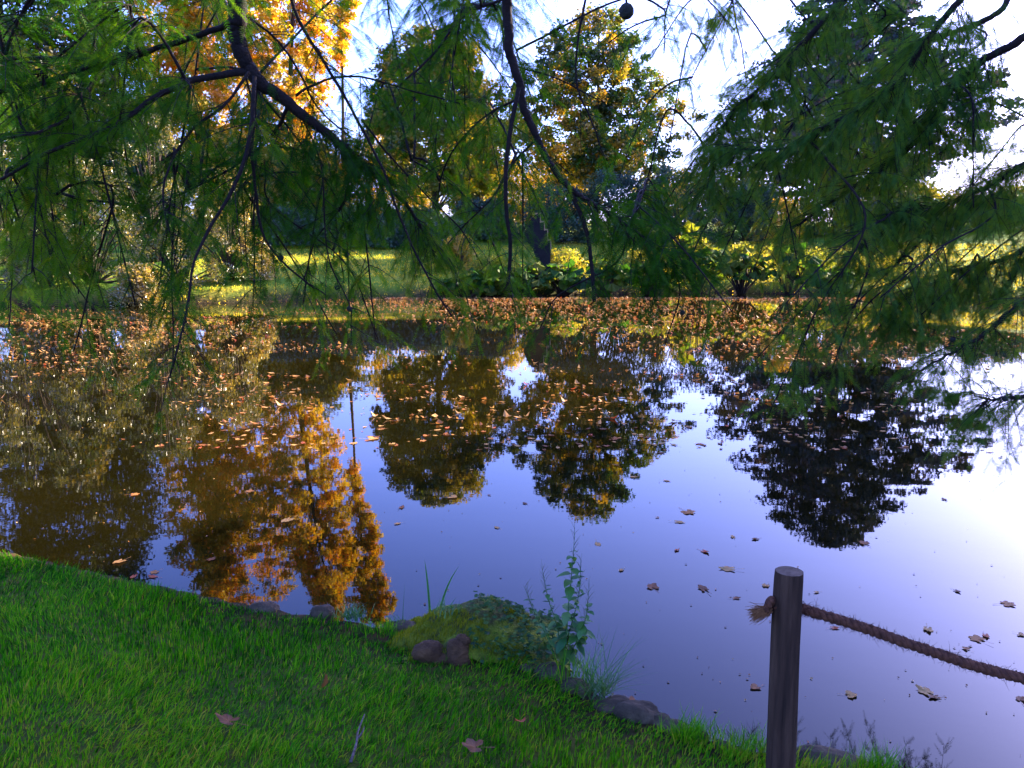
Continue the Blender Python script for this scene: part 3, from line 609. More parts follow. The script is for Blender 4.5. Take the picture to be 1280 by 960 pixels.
# ------------------------------------------------------------------ lawn
def blades(xy, hgt, wid, rg, tint, lean=.5, z=None):
    n = len(xy); z = height(xy[:, 0], xy[:, 1]) if z is None else z
    p0 = np.column_stack([xy, z - .004]); q = np.column_stack([xy, xy[:, 0] * 0])
    a = noise(q, 2.2, 5) * 2.4 + rg.normal(0, .9, n); ln = np.clip(lean * (.9 + .8 * noise(q, 3.5, 6)) + rg.normal(0, .25, n), .05, 1.3)
    d = np.stack([np.cos(a) * ln, np.sin(a) * ln, np.ones(n)], 1); d = unit(d)
    fa = rg.uniform(0, 6.283, n); s_ = np.stack([np.cos(fa), np.sin(fa), fa * 0], 1) * (wid * .5)[:, None]
    m_ = p0 + d * (hgt * .55)[:, None]; tip = p0 + d * hgt[:, None] + np.stack([np.cos(a), np.sin(a), -np.ones(n) * .4], 1) * (hgt * ln * .35)[:, None]
    V = np.stack([p0 - s_, p0 + s_, m_ + s_ * .8, m_ - s_ * .8, tip], 1).reshape(-1, 3); i_ = np.arange(n)[:, None] * 5
    return V, [i_ + [0, 1, 2, 3], i_ + [3, 2, 4]], np.repeat(tint, 5)
def lawn(n, x0, x1, y0, y1, seed, hs=1.0, ws=1.0):
    rg = np.random.default_rng(seed); xy = np.column_stack([rg.uniform(x0, x1, n), rg.uniform(y0, y1, n)]); s_ = sdist(xy[:, 0], xy[:, 1])
    k = s_ > .02 + .04 * rg.uniform(0, 1, n); xy = xy[k]; s_ = s_[k]; q = np.column_stack([xy, xy[:, 0] * 0]); n = len(xy)
    cl = noise(q, 3.0, 1); h = (.042 + .016 * cl + .015 * noise(q, 8, 2)) * rg.uniform(.6, 1.35, n) * hs; h = h * (1 + .9 * np.exp(-s_ / .07) * (xy[:, 0] > -1)); h = np.clip(h, .028, .14)
    for lx_, ly_, lr_ in LITTER: h = np.where(np.hypot(xy[:, 0] - lx_, xy[:, 1] - ly_) < lr_, np.minimum(h, .028), h)
    tn = .38 + .14 * cl + .16 * noise(q, 1.1, 3) + .12 * noise(q, 14, 4) + rg.normal(0, .24, n) + .28 * np.exp(-s_ / .22) * sm((xy[:, 0] + 1) / 1.2) + .12 * sm((xy[:, 0] - .0) / 1.2)
    tn = np.where(rg.uniform(0, 1, n) < .015, .95, tn)
    return blades(xy, h, .0036 * rg.uniform(.6, 1.5, n) * ws, rg, np.clip(tn, 0, 1))
LPX = [(405, 858, 26, 'upright rusty folded leaf standing in the grass beside the pale twig', .9, 1), (286, 902, 34, 'flat brown leaf on the grass left of the pale twig', .15, 0), (650, 902, 24, 'rounded reddish brown leaf on the right of the lawn', .3, 4), (594, 934, 32, 'long reddish brown leaf nearest the bottom edge on the lawn', .2, 0)]
LITTER = [(*PW(a_, b_ + 6, .02)[:2], .07) for a_, b_, *_ in LPX] + [(*PW(437, b_, 0.0)[:2], .04) for b_ in (910, 890, 870, 855)]
parts = [lawn(172000, -3.8, 1.8, 2.05, 5.5, 1), lawn(20000, -8, 5, .6, 7.5, 2, 1.1, 2.0)]
V = np.vstack([parts[0][0], parts[1][0]]); off = len(parts[0][0])
tag(mk('lawn_grass', V, [np.vstack([parts[0][1][k], parts[1][1][k] + off]) for k in (0, 1)], M['grass'], tint=np.concatenate([parts[0][2], parts[1][2]])), 'short vivid green grass covering the near bank', 'grass', kind='stuff')
# far lawn tufts along the far bank
rg = np.random.default_rng(77)
n = 42000; xy = np.column_stack([rg.uniform(-14, 26, n), rg.uniform(28, 52, n)]); s_ = sdist(xy[:, 0], xy[:, 1]); xy = xy[(s_ > .1) & (s_ < 14)]; n = len(xy)
V, Fb, T = blades(xy, rg.uniform(.05, .13, n), np.full(n, .035), rg, np.clip(rg.normal(.8, .2, n), 0, 1)); M['sungrass'] = leafmat('far_lawn_blades', [(0.06, 0.16, 0.006), (0.20, 0.28, 0.01), (0.40, 0.38, 0.02), (0.55, 0.44, 0.05)], .55, 0.02)  # pale yellow ramp puts sunlight into the blade colour
tag(mk('far_lawn_grass', V, Fb, M['sungrass'], tint=T), 'grass of the sunlit lawn across the pond', 'grass', kind='stuff')

# ------------------------------------------------------------------ fallen leaves
def lobed(rg, L, curl, lobes=5, n=29):
    th = np.linspace(-2.75, 2.75, n); u = th / 2.75
    r = (.70 + .27 * np.abs(np.cos(lobes * .5 * math.pi * u)) ** 1.3) * (1 - .30 * u ** 2) * (1 + rg.normal(0, .07, n)) * (1 + .16 * rg.normal() * np.sin(th) + .12 * rg.normal() * np.cos(2 * th))
    rim = np.stack([np.sin(th) * r * rg.uniform(.45, .9), np.cos(th) * r, 0 * th], 1) * L * .5
    d = np.hypot(rim[:, 0], rim[:, 1]) / (L * .5); a = rg.uniform(0, 3.14); rim[:, 2] = curl * L * (d ** 2) * (.3 + .7 * np.cos(th - a) ** 2) * rg.uniform(.8, 1.2, n)
    V = np.vstack([[(0, 0, .004)], rim, [(-.02 * L, -.75 * L, .02 * L), (.02 * L, -.75 * L, .02 * L)]])
    Fq = [(0, k + 2, k + 1) for k in range(n - 1)] + [(0, n + 1, n + 2)]
    return V, np.array(Fq)
lrg = np.random.default_rng(9); LM = []; hue = []
for k in range(14):
    V, Fq = lobed(lrg, 1, lrg.uniform(.01, .12), int(lrg.choice([5, 5, 5, 7, 3])))
    tv = lrg.uniform(.05, 1); ob = mk('fallen_leaf', V, Fq, M['deadleaf'], tint=np.clip(np.full(len(V), tv) + lrg.normal(0, .08, len(V)), 0, 1)); LM.append(ob.data); bpy.data.objects.remove(ob); hue.append(['dark brown', 'rust brown', 'tan', 'pale tan', 'red'][min(4, int((tv * 4 + .5)))])
GL = 'leaves floating on the pond'
def float_leaf(x, y, L, label, z=WATER + .004, rot=None, mi=None, group=GL, name='fallen_leaf'):
    o = bpy.data.objects.new(name, LM[mi if mi is not None else lrg.integers(len(LM))]); COL.objects.link(o)
    o.location = (x, y, z); o.rotation_euler = rot or (lrg.normal(0, .04), lrg.normal(0, .04), lrg.uniform(0, 6.28)); o.scale = (L, L, L)
    return tag(o, label, 'leaf', group)
named = [(912, 712, 30, 'brown lobed leaf floating left of the cedar reflection tip'), (815, 735, 30, 'pale curled leaf floating above and left of the rope knot'), (880, 737, 30, 'pair of pale and dark floating leaf, left of the post top'),
 (957, 732, 17, 'small orange leaf floating just left of the post top'), (919, 748, 16, 'small orange leaf floating above the rope knot'), (748, 680, 20, 'reddish floating leaf right of the tall weed tip'), (622, 660, 14, 'small leaf floating above the two reed blades'),
 (1022, 741, 13, 'small dark leaf floating just right of the post top'), (945, 860, 24, 'pink brown floating leaf left of the lower post'), (1063, 870, 26, 'pink brown floating leaf right of the lower post'),
 (1160, 787, 24, 'orange brown leaf floating just above the rope'), (1222, 800, 32, 'largest curled leaf of the cluster above the rope end'), (1232, 795, 20, 'pale leaf overlapping the cluster above the rope end'), (1208, 812, 16, 'dark leaf below the cluster above the rope end'),
 (1158, 866, 34, 'dark wet leaf floating below the rope'), (1170, 872, 24, 'pale leaf stuck to the dark wet leaf below the rope'), (1275, 875, 24, 'wet leaf at the right edge below the rope'), (1275, 794, 16, 'small dark leaf at the right edge above the rope'),
 (788, 874, 22, 'pink leaf floating against the bank stones'), (945, 674, 16, 'orange leaf floating under the cedar reflection'), (1080, 680, 22, 'dark leaf floating at the tip of the cedar reflection'), (860, 640, 30, 'long dark floating leaf between the two reflected trees'),
 (465, 549, 26, 'rusty leaf floating at the left of the maple reflection'), (565, 622, 20, 'rusty leaf floating on the maple reflection'), (360, 650, 30, 'pale leaf floating on the golden reflection'), (262, 700, 20, 'upright cream leaf floating near the left lawn edge'),
 (150, 702, 26, 'pale brown leaf by the blue patch near the left lawn edge'), (1180, 625, 14, 'small dark leaf on the white glare'), (1235, 566, 14, 'dark leaf high on the white glare'), (1250, 572, 12, 'dark leaf just right of another on the white glare')]
for px, py, wpx, lb in named:
    q = PW(px, py); float_leaf(q[0], q[1], wpx / F * q[1] * .85, lb)
zone = {'a': 'brown leaf floating among the scattered leaves on the blue water', 'b': 'rust coloured leaf floating among many on the brown left water', 'c': 'leaf floating on the dark tree reflections'}
cnt = 0; frg = np.random.default_rng(21)
pts_f = []
while len(pts_f) < 12500:
    # density grows with distance; drift clumps
    py = 373 + (430 * frg.uniform(0, 1) ** 2.5 if frg.uniform() < .02 else 190 * frg.uniform(0, 1) ** 3.9); px = frg.uniform(-120, 1400); q = PW(px, py); x, y = q[0], q[1]
    d = noise(np.array([[x * .55, y * .35, 0]]), 1.0, 2)[0] + .45 * noise(np.array([[x, y, 0]]), 1.9, 5)[0]
    if frg.uniform(-.35, .9) > d + (.35 if y > 16 else -.05): continue
    if py > 455 and frg.uniform() < (.7 if px > 400 else .35): continue
    if px > 1150 and frg.uniform() < .35: continue
    s_ = sdist([x], [y])[0]
    if s_ > -.15: continue
    pts_f.append((x, y, px, py))
pts_f = np.array(pts_f); order = np.argsort(pts_f[:, 1])
for k in order[:265]:
    x, y, px, py = pts_f[k]; mi = int(frg.integers(len(LM))); L = frg.uniform(.035, .11)
    where = ('dark water at the left edge' if px < 190 else 'golden reflection' if px < 430 else 'reflection of the round maple' if px < 640 else 'reflection of the tall dark green tree' if px < 850 else 'reflection of the cedar' if px < 1180 else 'white glare at right') \
        if py < 640 else ('golden reflection by the lawn' if px < 480 else 'blue water behind the stump' if px < 760 else 'blue water left of the post' if px < 970 else 'blue water right of the post')
    float_leaf(x, y, L, f"{'small' if L < .07 else 'medium' if L < .10 else 'large'} {hue[mi]} leaf floating {'high up' if py < 480 else 'halfway down' if py < 530 else 'low down'} on the {where}", mi=mi, group='leaves floating on the ' + where)
b_ = MB()
LV = []
for k in range(24):
    v, f_ = lobed(lrg, 1, lrg.uniform(.12, .40), 3, 7); tv = lrg.uniform(.05, 1); LV.append((v, f_, np.clip(np.full(len(v), tv) + lrg.normal(0, .08, len(v)), 0, 1)))
for k in order[265:]:
    x, y, px, py = pts_f[k]; v, f_, tt = LV[frg.integers(len(LV))]; L = (.035 + .11 * frg.uniform(0, 1) ** 1.8) * (1 + .2 * (y > 20)); a = frg.uniform(0, 6.28); c, s_ = math.cos(a), math.sin(a)
    v = v * [L, L, L * 1.3]; tl = frg.normal(0, .12)
    b_.add(np.stack([x + v[:, 0] * c - v[:, 1] * s_, y + v[:, 0] * s_ + v[:, 1] * c, WATER + .006 + v[:, 2] + v[:, 0] * tl * 0], 1), f_, tt)
for k in range(550):                  # specks: seeds and bits of leaf on the surface
    q = PW(frg.uniform(-100, 1380), 470 + 480 * frg.uniform() ** 1.3)
    if sdist([q[0]], [q[1]])[0] > -.12: continue
    L = frg.uniform(.003, .012); a = frg.uniform(0, 6.28); u_ = np.array([math.cos(a), math.sin(a), 0]) * L; v_ = np.array([-math.sin(a), math.cos(a), 0]) * L * frg.uniform(.2, .7)
    c_ = np.array([q[0], q[1], WATER + .004]); b_.add([c_ - u_, c_ - v_, c_ + u_, c_ + v_ + [0, 0, L * .4]], [(0, 1, 2, 3)], frg.uniform(0, .8))
tag(b_.build('floating_leaves', M['deadleaf'], None, False), 'drifts of orange fallen leaves covering the far water', 'leaves', kind='stuff')

# ------------------------------------------------------------------ lawn litter
def pick(h_): return next((k for k in range(len(hue)) if hue[k] == h_), 0)
for px, py, wpx, lb, rx, hi in LPX:
    q = PW(px, py, .02); z = gz1(q[0], q[1]); q = PW(px, py, z + .05)
    float_leaf(q[0], q[1], wpx / F * q[1] * 1.15, lb, z + .05, (rx, lrg.normal(0, .25), lrg.uniform(0, 6.28)), pick(['dark brown', 'rust brown', 'tan', 'pale tan', 'red'][hi]), group='leaves lying on the lawn').scale[2] *= 3
q0 = PW(437, 908, 0); z = gz1(q0[0], q0[1])
e = empty('pale_twig', (q0[0], q0[1], z), 'pale forked twig lying on the grass, pointing at the water', 'twig')
b_ = MB(); L = .26
b_.tube(curve([(0, 0, .035), (.004, L * .35, .05), (-.002, L * .6, .055), (.004, L, .06)], 10), np.linspace(.0055, .0025, 10), 7, wob=.15); b_.build('stem', M['twig'], e)
b_ = MB(); b_.tube(curve([(.003, L * .42, .052), (.02, L * .5, .07), (.022, L * .58, .075)], 5), [.004, .0035, .003, .0025, .002], 5); b_.build('side_shoot', M['twig'], e)

# ------------------------------------------------------------------ stones, stump
def rock(px, py, w_, h_, d_, label, seed, mat='rock', sink=.3, name='stone', group='stones of the near bank', zc=None, rough=.22):
    rg = np.random.default_rng(seed); q = PW(px, py, -.25 if zc is None else zc)
    nu, nv = 28, 18; th = np.linspace(0, math.pi, nv); ph = np.arange(nu) / nu * 2 * math.pi
    V = np.array([(math.sin(a) * math.cos(b2), math.sin(a) * math.sin(b2), math.cos(a)) for a in th for b2 in ph])
    V = np.sign(V) * np.abs(V) ** .85
    V *= (1 + rough * noise(V, 1.4, seed % 8) + .06 * noise(V, 4.5, (seed + 2) % 8))[:, None]
    V = V * [w_ / 2, d_ / 2, h_]; V[:, 2] -= h_ * sink
    i_ = np.arange(nv - 1)[:, None] * nu; j = np.arange(nu)[None]; Fq = np.stack([i_ + j, i_ + nu + j, i_ + nu + (j + 1) % nu, i_ + (j + 1) % nu], -1).reshape(-1, 4)
    o = mk(name, V, Fq, M[mat], smooth=True); o.location = q; return tag(o, label, 'stone', group)
rock(327, 763, .17, .06, .12, 'low brown stone in the grass at the lawn edge, left one of a pair', 1)
rock(401, 768, .13, .07, .10, 'dark stone at the lawn edge below the golden reflection', 2)
rock(688, 846, .17, .07, .13, 'dark stone under the tall leafy weed', 3)
rock(722, 862, .15, .06, .13, 'flat stone under the sedge tuft', 4)
rock(765, 884, .19, .06, .14, 'cracked grey stone at the water just past the sedge tuft', 5, rough=.35)
rock(800, 896, .20, .075, .14, 'largest cracked grey stone of the bank edge', 6, rough=.35)
rock(843, 912, .15, .055, .12, 'smooth dark stone left of the grass tufts', 7)
rock(1035, 962, .34, .09, .22, 'wide flat grey brown rock beside the wooden post', 8, zc=-.28, rough=.12)
rock(510, 786, .16, .05, .12, 'pale stone at the left foot of the mossy stump', 12)
for k, (px, py, w_, lb) in enumerate([(662, 838, .09, 'small rounded stone between the stump and the leafy weed'), (742, 874, .08, 'small stone wedged under the sedge'), (785, 899, .07, 'small pale stone against the largest cracked stone'),
      (822, 902, .10, 'small square stone between the cracked and the smooth stone'), (872, 925, .09, 'small stone half hidden by the rounded tuft'), (706, 858, .08, 'small dark stone touching the flat stone'), (905, 934, .08, 'small stone between the two low tufts')]):
    rock(px, py, w_, w_ * .4, w_ * .8, lb, 30 + k, rough=.3)
# mossy stump
q0 = PW(585, 798, -.24); e = empty('mossy_stump', q0, 'low moss covered stump with a bare knotty root and ivy on its right', 'stump')
nu, nv = 64, 30; V = []
xsn = np.linspace(-.45, .5, nu); ysn = np.linspace(-.24, .26, nv)
XX, YY = np.meshgrid(xsn, ysn); q = np.stack([XX.ravel(), YY.ravel(), XX.ravel() * 0], 1)
prof = np.interp(XX.ravel(), [-.45, -.36, -.2, -.05, .03, .12, .3, .42, .5], [-.1, .02, .10, .17, .205, .17, .09, .02, -.1]) * (1 - np.abs(YY.ravel() / .27) ** 2.2)
zz = prof + .030 * noise(q, 9, 1) + .016 * noise(q, 26, 3) - .02
ii = (np.arange(nv - 1)[:, None] * nu + np.arange(nu - 1)[None]).ravel()
mk('moss_body', np.column_stack([q[:, :2], zz]), np.stack([ii, ii + 1, ii + 1 + nu, ii + nu], 1), M['moss'], e, smooth=True)
def blob(cx, cy, cz, sx, sy, sz, mat, parent, name, seed):
    nu, nv = 20, 14; th = np.linspace(0, math.pi, nv); ph = np.arange(nu) / nu * 2 * math.pi
    V = np.array([(math.sin(a) * math.cos(b2), math.sin(a) * math.sin(b2), math.cos(a)) for a in th for b2 in ph]); V *= (1 + .18 * noise(V, 1.9, seed % 8) + .07 * noise(V, 6, (seed + 3) % 8))[:, None]
    V = V * [sx, sy, sz] + [cx, cy, cz]; i_ = np.arange(nv - 1)[:, None] * nu; j = np.arange(nu)[None]
    return mk(name, V, np.stack([i_ + j, i_ + nu + j, i_ + nu + (j + 1) % nu, i_ + (j + 1) % nu], -1).reshape(-1, 4), M[mat], parent, smooth=True)
for c in [(-.17, -.19, .03, .075, .06, .055, 21), (-.03, -.22, .03, .055, .05, .075, 22), (-.015, -.2, .085, .035, .035, .04, 23), (-.10, -.2, .0, .07, .04, .04, 24)]: blob(*c[:6], 'burl', e, 'root_knot', c[6])
rg = np.random.default_rng(55)     # moss tufts
n = 9000; x_ = rg.uniform(-.42, .3, n); y_ = rg.uniform(-.22, .22, n); z_ = np.interp(x_, [-.45, -.36, -.2, -.05, .03, .12, .3, .42, .5], [-.1, .02, .10, .17, .205, .17, .09, .02, -.1]) * (1 - np.abs(y_ / .27) ** 2.2)
qq = np.stack([x_, y_, x_ * 0], 1); z_ = z_ + .030 * noise(qq, 9, 1) +   .016 * noise(qq, 26, 3) - .02; k = noise(qq, 7, 4) > -.35; x_, y_, z_ = x_[k], y_[k], z_[k]; n = len(x_)
V, Fb, T = blades(np.stack([x_, y_], 1), rg.uniform(.012, .036, n), np.full(n, .003), rg, np.clip(rg.normal(.75, .15, n), 0, 1), z=z_)
M['mosstuft'] = leafmat('moss_tufts', [(0.02, 0.05, 0.004), (0.06, 0.11, 0.006), (0.16, 0.20, 0.01), (0.28, 0.26, 0.02)], .3, 0)
tag(mk('moss', V, Fb, M['mosstuft'], e, T), kind='stuff')
# ivy: little lobed leaves, each visible one small; joined as one scattered part
def ivy(parent, n, fx, seed, s0=.026):
    rg = np.random.default_rng(seed); b_ = MB()
    base = np.array([(0, 0, 0), (-.3, .1, .05), (-.5, .45, 0), (-.2, .45, .04), (0, 1, -.05), (.2, .45, .04), (.5, .45, 0), (.3, .1, .05)]); f_ = np.array([(0, k + 1, k + 2) for k in range(6)] )[:, [0, 2, 1]]
    for k in range(n):
        c = fx(rg); s_ = s0 * rg.uniform(.6, 1.3); a = rg.uniform(0, 6.28); tl = rg.uniform(-.9, .5)
        v = base * s_; v = np.stack([v[:, 0], v[:, 1] * math.cos(tl) - v[:, 2] * math.sin(tl), v[:, 1] * math.sin(tl) + v[:, 2] * math.cos(tl)], 1)
        v = np.stack([v[:, 0] * math.cos(a) - v[:, 1] * math.sin(a), v[:, 0] * math.sin(a) + v[:, 1] * math.cos(a), v[:, 2]], 1) + c
        b_.add(v, f_, float(np.clip(rg.normal(.45, .25), 0, 1)))
    return tag(b_.build('ivy', M['ivy'], parent, False), kind='stuff')
def ivyp(rg):
    x = rg.uniform(.02, .48); y = rg.uniform(-.25, .2); z = np.interp(x, [0, .12, .3, .42, .5], [.2, .18, .10, .05, .0]) * (1 - abs(y / .29) ** 2.2); return np.array([x, y, z + rg.uniform(-.01, .02)])
ivy(e, 520, ivyp, 8)

# ------------------------------------------------------------------ tufts and weeds
def tuft(name, px, py, n, L, spread, label, seed, mat='grass', wid=.004, zc=-.24, tint=.4, r=.05, group=None, cat='plant', curl=.4):
    rg = np.random.default_rng(seed); q = PW(px, py, zc); b_ = MB()
    for k in range(n):
        a = rg.uniform(0, 6.283); sp = spread * math.sqrt(rg.uniform(0, 1)); l = L * rg.uniform(.45, 1.1); c = np.array([rg.normal(0, r), rg.normal(0, r * .6), 0])
        d = unit(np.array([math.cos(a) * sp, math.sin(a) * sp, 1.])); m_ = 6; tt = np.linspace(0, 1, m_)[:, None]
        s = c + d * l * tt + np.array([math.cos(a) * sp, math.sin(a) * sp, -.5 * sp]) * l * curl * tt ** 2.2
        w_ = wid * (1 - tt ** 1.5) * rg.uniform(.7, 1.3); sd = np.array([-math.sin(a + .6), math.cos(a + .6), 0])
        V = np.stack([s - sd * w_ * .5, s + sd * w_ * .5], 1).reshape(-1, 3); i_ = np.arange(m_ - 1) * 2
        b_.add(V, np.stack([i_, i_ + 1, i_ + 3, i_ + 2], 1), float(np.clip(rg.normal(tint, .18), 0, 1)))
    o = b_.build(name, M[mat], None, False); o.location = q; return tag(o, label, cat, group)
TG = 'tufts along the near bank'
tuft('sedge_tuft', 745, 868, 120, .30, .95, 'spiky sedge tuft with long blades over the water beside the stones', 31, 'weed', .004, tint=.6, r=.045, group=TG)
tuft('sedge_tuft', 720, 852, 60, .20, .5, 'short upright blades between the tall weed and the sedge', 36, 'grass', .004, tint=.5, r=.06, group=TG)
tuft('grass_tuft', 866, 922, 260, .11, .6, 'rounded green grass tuft on the bank, left of the post', 32, 'grass', .0038, tint=.45, r=.05, group=TG)
tuft('grass_tuft', 932, 938, 300, .09, .55, 'ragged low grass tuft just left of the post', 33, 'grass', .0035, tint=.5, r=.07, group=TG)
tuft('grass_tuft', 1092, 972, 260, .14, .5, 'bright grass tuft right of the flat rock', 34, 'grass', .0036, tint=.5, r=.045, group=TG, zc=-.26)
tuft('grass_tuft', 1190, 1015, 60, .10, .8, 'thin grass tuft at the bottom edge, right of the bright one', 38, 'weed', .003, tint=.5, r=.1, group=TG, zc=-.3)
e = empty('reed_clump', PW(540, 768, -.24), 'two tall reed blades rising behind the mossy stump', 'reed')
for k, (dx, tx, l) in enumerate([(-.01, -.015, .30), (.035, .07, .27)]):
    b_ = MB(); tt = np.linspace(0, 1, 9)[:, None]; s = np.array([dx, 0, 0]) + np.array([tx, 0, l]) * tt + np.array([tx * .6, 0, 0]) * tt ** 3; w_ = .011 * (1 - tt ** 3)
    V = np.stack([s - np.array([1, .2, 0]) * w_ * .5, s + np.array([0, .15, 0]) * w_ * .5, s + np.array([1, .2, 0]) * w_ * .5], 1).reshape(-1, 3); i_ = np.arange(8) * 3
    b_.add(V, np.vstack([np.stack([i_, i_ + 1, i_ + 4, i_ + 3], 1), np.stack([i_ + 1, i_ + 2, i_ + 5, i_ + 4], 1)]), .35); b_.build('blade', M['weed'], e, True)
tuft('thin_stems', 500, 782, 7, .22, .55, 'few thin bent stems left of the mossy stump', 41, 'weed', .003, tint=.3, r=.03, group=TG)
tuft('small_weed', 438, 772, 120, .09, .8, 'small weed tuft at the lawn edge under the golden reflection', 42, 'weed', .005, tint=.4, r=.04, group=TG)
tuft('small_weed', 560, 765, 60, .06, .9, 'tiny leafy weed on top of the mossy stump', 43, 'weed', .005, tint=.5, r=.05, group=TG, zc=-.1)
tuft('grass_tuft', 480, 788, 140, .07, .5, 'grass tuft at the left foot of the mossy stump', 44, 'grass', .003, tint=.5, r=.06, group=TG)
tuft('grass_tuft', 610, 818, 200, .08, .5, 'grass tuft in front of the mossy stump', 45, 'grass', .003, tint=.55, r=.09, group=TG)
# tall leafy weed
q0 = PW(698, 832, -.24); e = empty('tall_weed', q0, 'tall leafy weed with wispy seed stalks standing at the water edge', 'plant')
rg = np.random.default_rng(61); S = lambda px, py: P(px, py, q0[1]) - q0
stems = [[(702, 832), (708, 790), (712, 745), (716, 700), (718, 660)], [(698, 832), (684, 795), (668, 765), (656, 735)], [(700, 832), (698, 790), (686, 750), (678, 712)], [(704, 832), (722, 800), (732, 770), (736, 735)], [(700, 825), (715, 780), (724, 740), (726, 700)]]
lfb = np.array([(0, 0, 0), (-.5, .25, .03), (-.55, .5, .02), (0, .5, -.03), (-.3, .8, 0), (0, 1, -.05), (.3, .8, 0), (.55, .5, .02), (.5, .25, .03)])
lff = np.array([(0, 3, 2, 1), (3, 5, 4, 2), (0, 8, 7, 3), (3, 7, 6, 5)])
sv = MB(); nleaf = 0; lfm = []
for k in range(5):
    v = lfb.copy(); v[:, 0] *= .38 + .07 * k; v[:, 2] -= v[:, 1] ** 2 * (.1 + .12 * k)
    ob = mk('leaf', v, lff, M['weed'], tint=np.full(len(v), .1 + .15 * k), smooth=True); lfm.append(ob.data); bpy.data.objects.remove(ob)
for si, st in enumerate(stems):
    c = curve([S(*a) + [0, rg.normal(0, .01), 0] for a in st], 24); sv.tube(c, np.linspace(.0035, .001, 24), 5)
    for k in range(3, 20):
        for rep in range(2):
            if rg.uniform() < .15: continue
            a = k * 2.4 + rep * 3.14 + rg.normal(0, .3); o = bpy.data.objects.new('leaf', lfm[rg.integers(5)]); COL.objects.link(o); o.parent = e
            o.location = c[k]; o.rotation_euler = (rg.uniform(-.5, .6), 0, a); L = .08 * rg.uniform(.5, 1.25) * (1.1 - k / 26) * (1.2 if si in (0, 3) else .8); o.scale = (L, L, L); nleaf += 1
    for k in range(12, 24):           # wispy seed stalks
        for rep in range(2):
            a = rg.uniform(0, 6.28); d = unit(np.array([math.cos(a) * .5, math.sin(a) * .5, 1])); l = rg.uniform(.025, .055)
            sv.tube([c[k], c[k] + d * l * .5, c[k] + d * l + [math.cos(a) * .008, 0, 0]], [.0009, .0008, .0005], 3, t=.95)
sv.build('stems', M['weed'], e, True)
def ivyp2(rg): return np.array([rg.normal(-.02, .09), rg.normal(.0, .05), rg.uniform(.0, .16) * rg.uniform(.2, 1)])
e2 = empty('ivy_patch', PW(672, 822, -.22), 'dark ivy patch between the mossy stump and the tall weed', 'ivy'); ivy(e2, 200, ivyp2, 14, .024)
# waterside creeping leaves at the bank foot
# ------------------------------------------------------------------ post and rope
def post(x, y, top, r, label, seed):
    rg = np.random.default_rng(seed); zb = gz1(x, y) - .25; e = empty('wooden_post', (x, y, zb), label, 'post', 'posts of the rope fence')
    cracks = [(-1.9, .35, 1.0, .05), (-1.1, .0, .8, .045), (-2.5, .2, .75, .04), (-.5, .5, 1.0, .05), (.6, .1, .9, .05), (2.2, 0, 1, .05), (-1.55, .75, .98, .03)]; H = top - zb; n, sd = 40, 84; b_ = MB(); z = np.linspace(0, H - .006, n); th = np.arange(sd) / sd * 6.283
    V = []
    for k in range(n):
        tt = z[k] / H; rr = r * (1.03 - .05 * tt) * (1 + .02 * np.sin(2 * th + 3 * tt + seed) + .012 * np.sin(5 * th + 7 * tt) + .008 * np.sin(11 * th + 2 * tt) + .006 * np.sin(23 * th + 3 * math.sin(4 * tt)))
        for ca, c0, c1, cw in cracks: rr = rr * (1 - (.07 * np.exp(-((np.mod(th - ca - .08 * math.sin(5 * tt + ca) + math.pi, 2 * math.pi) - math.pi) / cw) ** 2)) * (c0 < tt < c1))
        if k > n - 3: rr = rr * (1.0 if k == n - 2 else .975)
        V.append(np.stack([np.cos(th) * rr + .006 * math.sin(tt * 4 + seed) - .004 * (1 - tt), np.sin(th) * rr, np.full(sd, z[k])], 1))
    V = np.vstack(V); i_ = np.arange(n - 1)[:, None] * sd; j = np.arange(sd)[None]
    b_.add(V, np.stack([i_ + j, i_ + (j + 1) % sd, i_ + sd + (j + 1) % sd, i_ + sd + j], -1).reshape(-1, 4)); b_.build('shaft', M['post'], e, True)
    top_ring = V[-sd:] * [.985, .985, 1] + [0, 0, .0005]; c = top_ring.mean(0) + [0, 0, .004]; Vt = np.vstack([top_ring, top_ring * [.6, .6, 1] + [0, 0, .003], [c]])
    b2 = MB(); b2.add(Vt, np.stack([np.arange(sd), (np.arange(sd) + 1) % sd, sd + (np.arange(sd) + 1) % sd, sd + np.arange(sd)], 1)); b2.F[3].append(np.stack([np.full(sd, 2 * sd), sd + np.arange(sd), sd + (np.arange(sd) + 1) % sd], 1))
    b2.build('end_grain', M['postend'], e, True)
    return e
pt = P(989, 712, 2.65); post(pt[0], 2.65, pt[2], .0475, 'dark weathered wooden post with the knotted rope through it', 1)
p2 = np.array([2.75, 2.02]); zt2 = gz1(*p2) + .62; post(p2[0], p2[1], zt2, .05, 'second wooden post past the right edge that holds the rope end', 2)
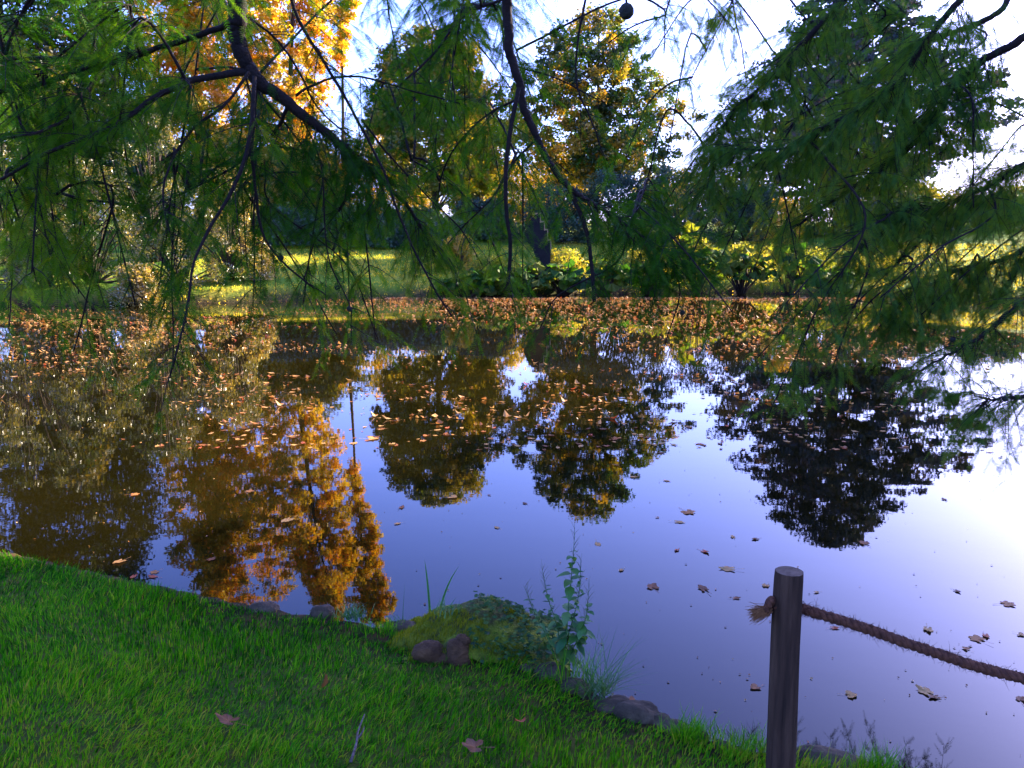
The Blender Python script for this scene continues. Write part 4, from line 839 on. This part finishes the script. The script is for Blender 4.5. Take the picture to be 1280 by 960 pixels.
# rope
K = P(989, 757, 2.65); a0 = np.array([K[0] - .056, 2.65, K[2] + .002]); rpts = [a0, (K[0], 2.65, K[2]), P(1012, 764, 2.66), P(1080, 785, 2.62), P(1160, 813, 2.56), P(1280, 848, 2.46), (2.2, 2.2, P(1280, 848, 2.46)[2] + .0), (p2[0], p2[1], zt2 - .12)]
rpts = np.array([list(a) for a in rpts]); rpts[6, 2] = rpts[5, 2] - .01
c = curve(rpts, 260); re_ = empty('rope', K, 'thick brown coir rope sagging from the post towards the right edge', 'rope')
tg = unit(np.gradient(c, axis=0)); a_ = unit(np.cross(tg, [0, 0, 1])); b3 = np.cross(tg, a_); s = np.concatenate([[0], np.cumsum(np.linalg.norm(np.diff(c, axis=0), axis=1))])
for k in range(3):
    th = s / .065 * 6.283 + k * 2.094; st = c + (a_ * np.cos(th)[:, None] + b3 * np.sin(th)[:, None]) * .0088 - K
    st += np.random.default_rng(k).normal(0, .0007, st.shape)
    mb = MB(); mb.tube(st, .0098 * (1 + .07 * np.sin(s * 90 + k)), 8); mb.build('strand', M['rope'], re_, True)
hb = MB(); rg = np.random.default_rng(71)
for k in range(1500):
    i_ = rg.integers(4, 240); th = rg.uniform(0, 6.283); nrm = a_[i_] * math.cos(th) + b3[i_] * math.sin(th); p0 = c[i_] + nrm * .016 - K; d = unit(nrm + tg[i_] * rg.normal(0, 1.2) + rg.normal(0, .3, 3)); l = rg.uniform(.006, .022) * (2 if rg.uniform() < .06 else 1)
    hb.tube([p0, p0 + d * l * .6, p0 + d * l + rg.normal(0, .003, 3)], [.0007, .0005, .0003], 3)
tag(hb.build('fibres', M['rope'], re_, True), kind='stuff')
# knot: rope doubled over itself on the left face of the post, then a frayed end
kx = -.0635; kn = MB()
th = np.linspace(0, 2 * math.pi * 1.15, 40); loop = np.stack([kx - .012 + .010 * np.cos(th) * 1.0, -.004 + .018 * np.cos(th + .8), .026 * np.sin(th)], 1)
for k in range(3):
    ph = np.linspace(0, 14, 40) + k * 2.094; kn.tube(loop + np.stack([np.cos(ph), np.sin(ph), np.sin(ph + 1)], 1) * .006, .0085, 7)
kn.build('knot', M['rope'], re_, True)
fr = MB()
for k in range(420):
    d = unit(np.array([-1, 0, -.32]) + rg.normal(0, .24, 3) * [.5, 1, 1]); p0 = np.array([kx - .018, -.01, -.012]) + rg.normal(0, .006, 3); l = rg.uniform(.025, .062)
    fr.tube(curve([p0, p0 + d * l * .5 + rg.normal(0, .002, 3), p0 + d * l + rg.normal(0, .004, 3) + [0, 0, -.004]], 4), [.0011, .001, .0008, .0004], 3)
tag(fr.build('frayed_end', M['fray'], re_, True), kind='stuff')
